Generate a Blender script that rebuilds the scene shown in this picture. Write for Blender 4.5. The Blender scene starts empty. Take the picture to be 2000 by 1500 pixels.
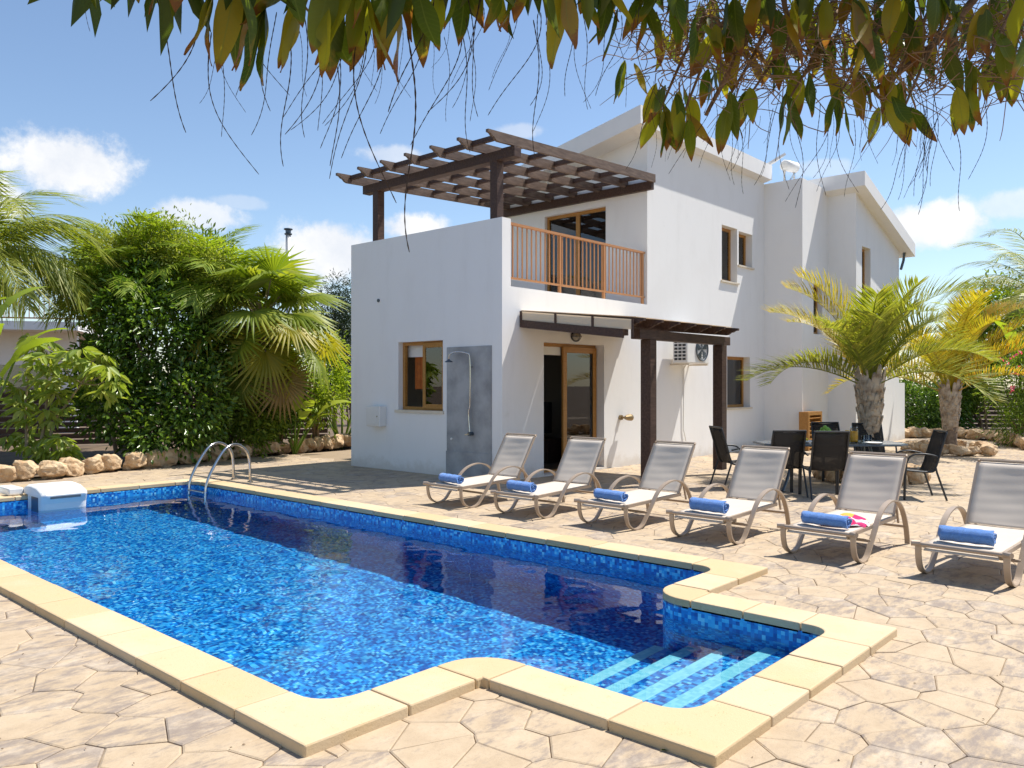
import bpy, math, random
import numpy as np
from mathutils import Vector, Matrix, Euler

# ------------------------------------------------------------------ camera, sky, sun, exposure
SC = bpy.context.scene
COL = SC.collection
R = math.radians
F, HY, YAW, CZ = 1581.25, 751.2, R(42.077), 1.50
CA, SA = math.cos(YAW), math.sin(YAW)
cam_d = bpy.data.cameras.new('camera')
cam_d.sensor_width = 36.0
cam_d.lens = 36.0 * F / 2000.0
cam_d.shift_y = (HY - 750) / 2000.0
cam_d.clip_start = 0.05
cam_d.clip_end = 3000
cam = bpy.data.objects.new('camera', cam_d)
cam.location = (0, 0, CZ)
cam.rotation_euler = (R(90), 0, YAW - R(90))
COL.objects.link(cam)
SC.camera = cam

SUN_TO = Vector((0.48, -0.21, 1.0)).normalized()       # direction towards the sun
SUN_EL = math.asin(SUN_TO.z)
SUN_AZ = math.atan2(SUN_TO.x, SUN_TO.y)
sun_d = bpy.data.lights.new('sun', 'SUN')
sun_d.energy = 4.7
sun_d.angle = R(0.53)
sun_d.color = (1.0, 0.95, 0.87)
sun = bpy.data.objects.new('sun', sun_d)
sun.rotation_euler = SUN_TO.to_track_quat('Z', 'Y').to_euler()
sun.location = (0, 0, 40)
COL.objects.link(sun)

SC.view_settings.view_transform = 'Standard'
SC.view_settings.look = 'None'
SC.view_settings.gamma = 1.0
SC.view_settings.exposure = 0.56
SC.view_settings.use_curve_mapping = False
SC.cycles.use_denoising = True
SC.cycles.max_bounces = 10
SC.cycles.transparent_max_bounces = 24
SC.cycles.sample_clamp_indirect = 6.0
SC.cycles.caustics_refractive = True
SC.cycles.caustics_reflective = False
SC.cycles.blur_glossy = 0.6


def ray(x, y):
    r = (x - 1000) / F
    return Vector((CA + r * SA, SA - r * CA, -(y - HY) / F))


def at_fwd(x, y, f):          # pixel + distance along the view axis -> point
    d = ray(x, y)
    return Vector((d.x * f, d.y * f, CZ + d.z * f))


def gnd(x, y, z=0.0):
    d = ray(x, y)
    t = (z - CZ) / d.z
    return Vector((d.x * t, d.y * t, z))


def at_ground_fwd(x, f, z=0.0):
    p = at_fwd(x, HY, f)
    return Vector((p.x, p.y, z))


def pix(p):
    r = p[0] * SA - p[1] * CA
    f = p[0] * CA + p[1] * SA
    if f < 0.1:
        return (-9999, -9999, f)
    return (1000 + F * r / f, HY - F * (p[2] - CZ) / f, f)


# ---- node helpers
def nt_new(mat):
    mat.use_nodes = True
    nt = mat.node_tree
    nt.nodes.clear()
    return nt


class G:
    def __init__(s, nt):
        s.nt = nt

    def n(s, t, **k):
        nd = s.nt.nodes.new(t)
        for a, v in k.items():
            setattr(nd, a, v)
        return nd

    def l(s, a, b):
        s.nt.links.new(a, b)

    def set(s, sock, v):
        if isinstance(v, bpy.types.NodeSocket):
            s.nt.links.new(v, sock)
        else:
            sock.default_value = v

    def m(s, op, a, b=None, c=None, clamp=False):
        nd = s.n('ShaderNodeMath', operation=op, use_clamp=clamp)
        s.set(nd.inputs[0], a)
        if b is not None:
            s.set(nd.inputs[1], b)
        if c is not None:
            s.set(nd.inputs[2], c)
        return nd.outputs[0]

    def mixc(s, fac, a, b, blend='MIX'):
        nd = s.n('ShaderNodeMix', data_type='RGBA', blend_type=blend)
        s.set(nd.inputs[0], fac)
        s.set(nd.inputs[6], a if isinstance(a, bpy.types.NodeSocket) else (*a, 1) if len(a) == 3 else a)
        s.set(nd.inputs[7], b if isinstance(b, bpy.types.NodeSocket) else (*b, 1) if len(b) == 3 else b)
        return nd.outputs[2]

    def noise(s, vec, scale, detail=4, rough=0.55, dim='3D', out=0):
        nd = s.n('ShaderNodeTexNoise', noise_dimensions=dim)
        if vec is not None:
            s.l(vec, nd.inputs['Vector'])
        nd.inputs['Scale'].default_value = scale
        nd.inputs['Detail'].default_value = detail
        nd.inputs['Roughness'].default_value = rough
        return nd.outputs[out]

    def ramp(s, fac, stops, interp='LINEAR'):
        nd = s.n('ShaderNodeValToRGB')
        nd.color_ramp.interpolation = interp
        e = nd.color_ramp.elements
        while len(e) > len(stops):
            e.remove(e[-1])
        while len(e) < len(stops):
            e.new(0.5)
        for i, (p, c) in enumerate(stops):
            e[i].position = p
            e[i].color = (*c, 1) if len(c) == 3 else c
        s.set(nd.inputs[0], fac)
        return nd.outputs[0]

    def sstep(s, v, a, b):
        nd = s.n('ShaderNodeMapRange', interpolation_type='SMOOTHSTEP')
        s.set(nd.inputs['Value'], v)
        nd.inputs['From Min'].default_value = a
        nd.inputs['From Max'].default_value = b
        return nd.outputs[0]

    def bump(s, h, strength, dist=0.01):
        nd = s.n('ShaderNodeBump')
        nd.inputs['Strength'].default_value = strength
        nd.inputs['Distance'].default_value = dist
        s.l(h, nd.inputs['Height'])
        return nd.outputs[0]


# ---- world: Nishita sky with drifting cumulus laid over it by direction
world = bpy.data.worlds.new('World')
SC.world = world
world.use_nodes = True
wn = world.node_tree
wn.nodes.clear()
w = G(wn)
sky = w.n('ShaderNodeTexSky', sky_type='NISHITA')
sky.sun_disc = False
sky.sun_elevation = SUN_EL
sky.sun_rotation = SUN_AZ
sky.air_density = 1.0
sky.dust_density = 0.4
sky.ozone_density = 2.2
tc = w.n('ShaderNodeTexCoord')
dirv = tc.outputs['Generated']
sep = w.n('ShaderNodeSeparateXYZ')
w.l(dirv, sep.inputs[0])
az = w.m('ARCTAN2', sep.outputs[1], sep.outputs[0])
el = w.m('ARCSINE', sep.outputs[2])
n1 = w.noise(dirv, 11.0, 9, 0.62)
n2 = w.noise(dirv, 38.0, 9, 0.68)
nn = w.m('ADD', w.m('MULTIPLY', w.m('SUBTRACT', n1, 0.5), 2.6), w.m('MULTIPLY', w.m('SUBTRACT', n2, 0.5), 1.8))
clouds = []
for (x, y, hw, hh, dens) in ((132, 318, 104, 56, 1.0), (640, 490, 105, 62, 1.0), (815, 448, 72, 30, 1.0), (765, 302, 70, 20, .55),
                             (1010, 256, 55, 16, .4), (1825, 440, 88, 38, .95), (1985, 400, 70, 26, .55), (-30, 385, 60, 40, .8),
                             (600, 575, 60, 30, .6), (470, 395, 60, 14, .3), (1600, 330, 60, 16, .3), (380, 420, 90, 30, .8)):
    d = ray(x, y).normalized()
    clouds.append((math.atan2(d.y, d.x), math.asin(d.z), hw / F, hh / F, dens))
rc = random.Random(5)
for i in range(15):
    clouds.append((R(42 + 45 + (i + rc.random()) * 18) if True else 0, R(rc.uniform(9, 30)), rc.uniform(.05, .12), rc.uniform(.025, .05), rc.uniform(.5, 1)))
mask = None
for (a0, e0, sa_, se_, dens) in clouds:
    a0 = math.atan2(math.sin(a0), math.cos(a0))
    da = w.m('DIVIDE', w.m('SUBTRACT', az, a0), sa_)
    de = w.m('DIVIDE', w.m('SUBTRACT', el, e0), se_)
    q = w.m('SQRT', w.m('ADD', w.m('MULTIPLY', da, da), w.m('MULTIPLY', de, de)))
    mk = w.m('MULTIPLY', w.sstep(w.m('SUBTRACT', w.m('ADD', 1.0, w.m('MULTIPLY', nn, .55)), q), -0.12, 0.42), dens)
    mask = mk if mask is None else w.m('MAXIMUM', mask, mk)
bg = w.n('ShaderNodeBackground')
bg.inputs['Strength'].default_value = 0.115
w.l(sky.outputs[0], bg.inputs[0])
cl = w.n('ShaderNodeBackground')
cl.inputs['Strength'].default_value = .72
w.l(w.ramp(n1, [(0.3, (.74, .79, .88)), (0.62, (1, 1, 1))]), cl.inputs[0])
mx = w.n('ShaderNodeMixShader')
w.l(mask, mx.inputs[0])
w.l(bg.outputs[0], mx.inputs[1])
w.l(cl.outputs[0], mx.inputs[2])
wo = w.n('ShaderNodeOutputWorld')
w.l(mx.outputs[0], wo.inputs[0])


# ------------------------------------------------------------------ materials
MATS = {}


def pmat(name, color, rough=0.7, metal=0.0, spec=0.5, var=0.0, vscale=6.0, bump=0.0, bscale=60.0, dark=None, coord='Object', translucent=0.0, sheen=0.0):
    """plain principled material with noise variation between color and dark"""
    if name in MATS:
        return MATS[name]
    m = bpy.data.materials.new(name)
    g = G(nt_new(m))
    tc = g.n('ShaderNodeTexCoord')
    vec = tc.outputs[coord]
    p = g.n('ShaderNodeBsdfPrincipled')
    p.inputs['Roughness'].default_value = rough
    p.inputs['Metallic'].default_value = metal
    p.inputs['Specular IOR Level'].default_value = spec
    if sheen:
        p.inputs['Sheen Weight'].default_value = sheen
    c2 = dark or tuple(c * (1 - var) for c in color)
    if var or dark:
        n = g.noise(vec, vscale, 6, 0.6)
        g.l(g.ramp(n, [(0.32, c2), (0.62, color)]), p.inputs['Base Color'])
    else:
        p.inputs['Base Color'].default_value = (*color, 1)
    if bump:
        g.l(g.bump(g.noise(vec, bscale, 5, 0.6), bump, 0.01), p.inputs['Normal'])
    o = g.n('ShaderNodeOutputMaterial')
    g.l(p.outputs[0], o.inputs[0])
    MATS[name] = m
    return m


def leaf_mat(name, c1, c2, c3=None, rough=0.45, trans=0.35, tip=None, spec=0.4, glow=(1.5, 1.5, .55)):
    """foliage: colour varies from leaf to leaf; light passes through the blade"""
    m = bpy.data.materials.new(name)
    g = G(nt_new(m))
    geo = g.n('ShaderNodeNewGeometry')
    stops = [(0.0, c1), (1.0, c2)] if c3 is None else [(0.0, c1), (0.6, c2), (1.0, c3)]
    col = g.ramp(geo.outputs['Random Per Island'], stops)
    if tip:
        tcn = g.n('ShaderNodeTexCoord')
        oi = g.n('ShaderNodeObjectInfo')
        sp = g.n('ShaderNodeSeparateXYZ')
        g.l(tcn.outputs['Object'], sp.inputs[0])
        nz = g.noise(tcn.outputs['Object'], 9.0, 4, .6)
        k = g.m('ADD', sp.outputs[0], g.m('MULTIPLY', g.m('SUBTRACT', nz, .5), .55))
        k = g.m('ADD', k, g.m('MULTIPLY', g.m('FRACT', g.m('MULTIPLY', oi.outputs['Random'], 7.3)), .34))
        rnd = g.ramp(oi.outputs['Random'], [(0.0, c1), (0.45, c2), (0.75, c3 or c2), (0.9, (.34, .24, .03)), (1.0, (.26, .12, .04))])
        # mid rib and side veins
        ay = g.m('ABSOLUTE', sp.outputs[1])
        rib = g.sstep(ay, 0.012, 0.004)
        vein = g.n('ShaderNodeTexWave', wave_type='BANDS', bands_direction='X')
        vein.inputs['Scale'].default_value = 4.2
        cmb = g.n('ShaderNodeCombineXYZ')
        g.l(g.m('SUBTRACT', sp.outputs[0], g.m('MULTIPLY', ay, .9)), cmb.inputs[0])
        g.l(cmb.outputs[0], vein.inputs['Vector'])
        base = g.mixc(g.m('MULTIPLY', g.m('MAXIMUM', rib, g.m('MULTIPLY', g.m('POWER', vein.outputs[1], 6.0), .3)), .5), rnd, (.22, .26, .05))
        col = g.mixc(g.sstep(k, .80, 1.05), base, (.30, .20, .03))
        col = g.mixc(g.sstep(k, .93, 1.06), col, tip)
    else:
        tcn = g.n('ShaderNodeTexCoord')
        nz = g.noise(tcn.outputs['Object'], 1.3, 3, .6)
        col = g.mixc(g.sstep(nz, .35, .7), col, g.mixc(.5, col, c2))
    p = g.n('ShaderNodeBsdfPrincipled')
    p.inputs['Roughness'].default_value = rough
    p.inputs['Specular IOR Level'].default_value = spec
    g.l(col, p.inputs['Base Color'])
    t = g.n('ShaderNodeBsdfTranslucent')
    g.l(g.mixc(1.0, col, glow, 'MULTIPLY'), t.inputs[0])
    mx = g.n('ShaderNodeMixShader')
    mx.inputs[0].default_value = trans
    g.l(p.outputs[0], mx.inputs[1])
    g.l(t.outputs[0], mx.inputs[2])
    o = g.n('ShaderNodeOutputMaterial')
    g.l(mx.outputs[0], o.inputs[0])
    return m


def wall_mat():
    m = bpy.data.materials.new('white_render')
    g = G(nt_new(m))
    tc = g.n('ShaderNodeTexCoord')
    v = tc.outputs['Object']
    p = g.n('ShaderNodeBsdfPrincipled')
    p.inputs['Roughness'].default_value = 0.85
    p.inputs['Specular IOR Level'].default_value = 0.2
    mp = g.n('ShaderNodeMapping')
    mp.inputs['Scale'].default_value = (1.2, 1.2, .3)
    g.l(v, mp.inputs[0])
    streak = g.noise(mp.outputs[0], 3.0, 6, .65)
    blotch = g.noise(v, .7, 5, .6)
    c = g.mixc(g.sstep(streak, .45, .8), (.83, .825, .815), (.79, .783, .77))
    c = g.mixc(g.sstep(blotch, .5, .8), c, (.80, .79, .775))
    geo = g.n('ShaderNodeNewGeometry')
    sz = g.n('ShaderNodeSeparateXYZ')
    g.l(geo.outputs['Position'], sz.inputs[0])
    foot = g.sstep(g.m('ADD', sz.outputs[2], g.m('MULTIPLY', g.noise(geo.outputs['Position'], 5, 6, .65), .5)), .50, .26)
    c = g.mixc(g.m('MULTIPLY', foot, .45), c, (.52, .46, .38))
    spots = g.sstep(g.noise(geo.outputs['Position'], 2.3, 9, .75), .63, .74)
    c = g.mixc(g.m('MULTIPLY', spots, .16), c, (.50, .47, .42))
    g.l(c, p.inputs['Base Color'])
    h = g.m('ADD', g.m('MULTIPLY', g.noise(v, 120, 5, .65), .8), g.m('MULTIPLY', g.noise(v, 7, 7, .62), 3.0))
    g.l(g.bump(h, .12, .005), p.inputs['Normal'])
    o = g.n('ShaderNodeOutputMaterial')
    g.l(p.outputs[0], o.inputs[0])
    return m


def deck_mat(groove=False):
    m = bpy.data.materials.new('stamped_concrete_groove' if groove else 'stamped_concrete')
    g = G(nt_new(m))
    geo = g.n('ShaderNodeNewGeometry')
    v = geo.outputs['Position']
    p = g.n('ShaderNodeBsdfPrincipled')
    p.inputs['Roughness'].default_value = 0.72
    p.inputs['Specular IOR Level'].default_value = 0.3
    big = g.noise(v, .9, 5, .6)
    mid = g.noise(v, 4.5, 8, .68)
    mp = g.n('ShaderNodeMapping')
    mp.inputs['Rotation'].default_value = (0, 0, .5)
    mp.inputs['Scale'].default_value = (1, 2.6, 1)
    g.l(v, mp.inputs[0])
    slate = g.noise(mp.outputs[0], 6.0, 9, .72)
    fine = g.noise(v, 55, 6, .65)
    if groove:
        c = g.mixc(mid, (.25, .185, .125), (.35, .265, .175))
    else:
        c = g.ramp(mid, [(.25, (.38, .285, .185)), (.5, (.46, .355, .238)), (.75, (.52, .415, .29))])
        oi = g.n('ShaderNodeObjectInfo')
        rnd = g.m('FRACT', g.m('ADD', geo.outputs['Random Per Island'], oi.outputs['Random']))
        k = g.m('ADD', slate, g.m('ADD', g.m('MULTIPLY', g.m('SUBTRACT', big, .5), .35), g.m('MULTIPLY', g.m('SUBTRACT', rnd, .5), .16)))
        c = g.mixc(g.m('MULTIPLY', g.sstep(k, .45, .66), .80), c, (.225, .185, .162))
        c = g.mixc(g.m('MULTIPLY', g.sstep(g.m('ADD', mid, g.m('MULTIPLY', g.m('SUBTRACT', rnd, .5), .3)), .55, .8), .5), c, (.56, .47, .365))
        c = g.mixc(g.m('MULTIPLY', g.sstep(fine, .5, .8), .35), c, (.24, .175, .13))
    g.l(c, p.inputs['Base Color'])
    h = g.m('ADD', g.m('MULTIPLY', slate, 1.0), g.m('MULTIPLY', fine, .25))
    g.l(g.bump(h, .45, .012), p.inputs['Normal'])
    o = g.n('ShaderNodeOutputMaterial')
    g.l(p.outputs[0], o.inputs[0])
    return m


def mosaic_mat(name, cols, tile=0.03):
    m = bpy.data.materials.new(name)
    g = G(nt_new(m))
    geo = g.n('ShaderNodeNewGeometry')
    v = geo.outputs['Position']
    sc = g.n('ShaderNodeVectorMath', operation='SCALE')
    g.l(v, sc.inputs[0])
    sc.inputs['Scale'].default_value = 1 / tile
    fl = g.n('ShaderNodeVectorMath', operation='FLOOR')
    off = g.n('ShaderNodeVectorMath', operation='ADD')
    g.l(sc.outputs[0], off.inputs[0])
    off.inputs[1].default_value = (.013, .017, .011)
    g.l(off.outputs[0], fl.inputs[0])
    wn_ = g.n('ShaderNodeTexWhiteNoise', noise_dimensions='3D')
    g.l(fl.outputs[0], wn_.inputs[0])
    c = g.ramp(wn_.outputs[0], cols)
    fr = g.n('ShaderNodeVectorMath', operation='FRACTION')
    g.l(off.outputs[0], fr.inputs[0])
    p = g.n('ShaderNodeBsdfPrincipled')
    p.inputs['Roughness'].default_value = .25
    g.l(c, p.inputs['Base Color'])
    o = g.n('ShaderNodeOutputMaterial')
    g.l(p.outputs[0], o.inputs[0])
    return m


def water_mat():
    m = bpy.data.materials.new('pool_water')
    g = G(nt_new(m))
    rf = g.n('ShaderNodeBsdfRefraction')
    rf.inputs['Color'].default_value = (.80, .95, 1, 1)
    rf.inputs['Roughness'].default_value = 0
    rf.inputs['IOR'].default_value = 1.33
    gl = g.n('ShaderNodeBsdfGlossy')
    gl.inputs['Roughness'].default_value = 0.0
    gl.inputs['Color'].default_value = (1, 1, 1, 1)
    fr = g.n('ShaderNodeFresnel')
    fr.inputs['IOR'].default_value = 1.33
    mx = g.n('ShaderNodeMixShader')
    g.l(fr.outputs[0], mx.inputs[0])
    g.l(rf.outputs[0], mx.inputs[1])
    g.l(gl.outputs[0], mx.inputs[2])
    o = g.n('ShaderNodeOutputMaterial')
    g.l(mx.outputs[0], o.inputs[0])
    return m


def glass_mat(name='window_glass', tint=(.75, .8, .8), ior=1.9):
    m = bpy.data.materials.new(name)
    g = G(nt_new(m))
    tr = g.n('ShaderNodeBsdfTransparent')
    tr.inputs[0].default_value = (*tint, 1)
    gl = g.n('ShaderNodeBsdfGlossy')
    gl.inputs['Roughness'].default_value = 0.01
    fr = g.n('ShaderNodeFresnel')
    fr.inputs['IOR'].default_value = ior
    mx = g.n('ShaderNodeMixShader')
    g.l(fr.outputs[0], mx.inputs[0])
    g.l(tr.outputs[0], mx.inputs[1])
    g.l(gl.outputs[0], mx.inputs[2])
    o = g.n('ShaderNodeOutputMaterial')
    g.l(mx.outputs[0], o.inputs[0])
    return m


def mesh_fabric(name, col, alpha):
    m = bpy.data.materials.new(name)
    g = G(nt_new(m))
    tc = g.n('ShaderNodeTexCoord')
    wv = g.n('ShaderNodeTexWave')
    wv.inputs['Scale'].default_value = 60
    g.l(tc.outputs['Object'], wv.inputs['Vector'])
    n = g.noise(tc.outputs['Object'], 7, 3)
    c = g.mixc(g.m('MULTIPLY', wv.outputs[1], .2), col, tuple(x * .75 for x in col))
    c = g.mixc(g.m('MULTIPLY', n, .25), c, tuple(x * .8 for x in col))
    p = g.n('ShaderNodeBsdfPrincipled')
    p.inputs['Roughness'].default_value = .75
    p.inputs['Specular IOR Level'].default_value = .25
    g.l(c, p.inputs['Base Color'])
    tr = g.n('ShaderNodeBsdfTransparent')
    mx = g.n('ShaderNodeMixShader')
    mx.inputs[0].default_value = alpha
    g.l(tr.outputs[0], mx.inputs[1])
    g.l(p.outputs[0], mx.inputs[2])
    o = g.n('ShaderNodeOutputMaterial')
    g.l(mx.outputs[0], o.inputs[0])
    return m


def wood_mat(name, c1, c2, rough=.6):
    m = bpy.data.materials.new(name)
    g = G(nt_new(m))
    tc = g.n('ShaderNodeTexCoord')
    mp = g.n('ShaderNodeMapping')
    mp.inputs['Scale'].default_value = (1.5, 9, 9)
    g.l(tc.outputs['Object'], mp.inputs[0])
    n = g.noise(mp.outputs[0], 3.5, 8, .65)
    n2 = g.noise(tc.outputs['Object'], 1.6, 3)
    c = g.ramp(n, [(.3, c1), (.7, c2)])
    c = g.mixc(g.m('MULTIPLY', n2, .4), c, c1)
    p = g.n('ShaderNodeBsdfPrincipled')
    p.inputs['Roughness'].default_value = rough
    p.inputs['Specular IOR Level'].default_value = .3
    g.l(c, p.inputs['Base Color'])
    g.l(g.bump(n, .3, .004), p.inputs['Normal'])
    o = g.n('ShaderNodeOutputMaterial')
    g.l(p.outputs[0], o.inputs[0])
    return m


M_WALL = wall_mat()
M_DECK = deck_mat()
M_GROOVE = deck_mat(True)
def coping_mat():
    m = bpy.data.materials.new('sandstone_coping')
    g = G(nt_new(m))
    geo = g.n('ShaderNodeNewGeometry')
    oi = g.n('ShaderNodeObjectInfo')
    v = geo.outputs['Position']
    c = g.ramp(oi.outputs['Random'], [(0, (.54, .395, .225)), (.5, (.59, .445, .27)), (1, (.61, .475, .31))])
    c = g.mixc(g.m('MULTIPLY', g.sstep(g.noise(v, 3.5, 7, .65), .48, .75), .45), c, (.58, .42, .21))
    c = g.mixc(g.m('MULTIPLY', g.sstep(g.noise(v, 24, 6, .7), .56, .76), .45), c, (.40, .29, .16))
    pv = g.n('ShaderNodeTexVoronoi')
    pv.inputs['Scale'].default_value = 46
    g.l(v, pv.inputs['Vector'])
    pore = g.m('MULTIPLY', g.sstep(pv.outputs['Distance'], .16, .05), g.sstep(g.noise(v, 7, 4, .6), .48, .60))
    c = g.mixc(g.m('MULTIPLY', pore, .6), c, (.25, .17, .09))
    c = g.mixc(g.m('MULTIPLY', g.sstep(g.noise(v, 1.4, 5, .6), .50, .72), .35), c, (.64, .53, .38))
    p = g.n('ShaderNodeBsdfPrincipled')
    p.inputs['Roughness'].default_value = .8
    p.inputs['Specular IOR Level'].default_value = .25
    g.l(c, p.inputs['Base Color'])
    g.l(g.bump(g.m('SUBTRACT', g.noise(v, 70, 6, .7), pore), .5, .005), p.inputs['Normal'])
    o = g.n('ShaderNodeOutputMaterial')
    g.l(p.outputs[0], o.inputs[0])
    return m


M_COPING = coping_mat()
M_SHELL = mosaic_mat('blue_mosaic', [(0, (.003, .075, .34)), (.3, (.007, .165, .54)), (.6, (.018, .31, .74)), (.85, (.06, .48, .85)), (1, (.26, .70, .92))], .025)
M_STRIPE = mosaic_mat('turquoise_mosaic', [(0, (.24, .66, .76)), (1, (.40, .82, .86))], .025)
M_WATER = water_mat()
M_GLASS = glass_mat()
M_CLEAR = glass_mat('clear_glass', (.95, .97, .97), 1.4)
M_DARKWOOD = wood_mat('dark_stained_wood', (.042, .023, .017), (.115, .068, .050))
M_GREYWOOD = wood_mat('weathered_brown_wood', (.085, .056, .042), (.24, .17, .125))
M_OAK = wood_mat('golden_oak_frame', (.33, .15, .035), (.48, .25, .07), .4)
M_RAIL = pmat('orange_painted_metal', (.47, .21, .07), .4, var=.1)
M_TAUPE = pmat('taupe_aluminium', (.42, .33, .25), .4, .25, var=.08)
M_SLING = mesh_fabric('taupe_mesh_sling', (.66, .575, .48), .94)
M_BLACKSLING = mesh_fabric('black_mesh_sling', (.030, .028, .027), .86)
M_BLACK = pmat('black_metal', (.03, .032, .036), .4, .3)
M_SLATE = pmat('slate_grey_metal', (.09, .115, .14), .35, .4)
M_STEEL = pmat('stainless_steel', (.62, .60, .57), .16, 1.0)
M_WHITE = pmat('white_plastic', (.78, .77, .74), .45, var=.06, vscale=3)
M_TOWEL = pmat('blue_terry', (.11, .29, .72), .95, var=.22, vscale=40, bump=.9, bscale=220, sheen=.4)
M_GREY = pmat('grey_cement_panel', (.40, .41, .42), .8, var=.38, vscale=2.4, bump=.15, bscale=40)
M_SILL = pmat('cream_marble_sill', (.70, .62, .50), .4, var=.1)
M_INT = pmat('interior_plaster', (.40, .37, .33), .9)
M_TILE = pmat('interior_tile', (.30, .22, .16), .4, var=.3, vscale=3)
M_CURTAIN = pmat('orange_curtain', (.55, .16, .03), .9, var=.3, vscale=9)
M_BLIND = pmat('white_blind', (.75, .74, .70), .8)
M_ROCK = pmat('honey_limestone', (.62, .47, .30), .9, dark=(.40, .24, .12), vscale=3.0, bump=1.0, bscale=9, coord='Object')
M_SOIL = pmat('dry_soil', (.16, .11, .07), .95, var=.4, vscale=3, bump=.8, bscale=20)
M_BARK = pmat('palm_bark', (.25, .19, .14), .95, dark=(.10, .07, .05), vscale=14, bump=1.0, bscale=30)
M_BOOT = pmat('grey_leaf_base', (.50, .43, .34), .9, dark=(.23, .17, .12), vscale=9, bump=.7, bscale=30)
M_TWIG = pmat('brown_twig', (.30, .19, .11), .85, var=.4, vscale=12)
M_CATKIN = pmat('dark_flower_spike', (.055, .038, .030), .9)
M_STEM = pmat('pale_stem', (.30, .24, .15), .85, var=.3)
M_SHEET = leaf_mat('cream_roof_sheet', (.84, .72, .54), (.80, .68, .50), rough=.7, trans=.25, glow=(1, .93, .82))


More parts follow.
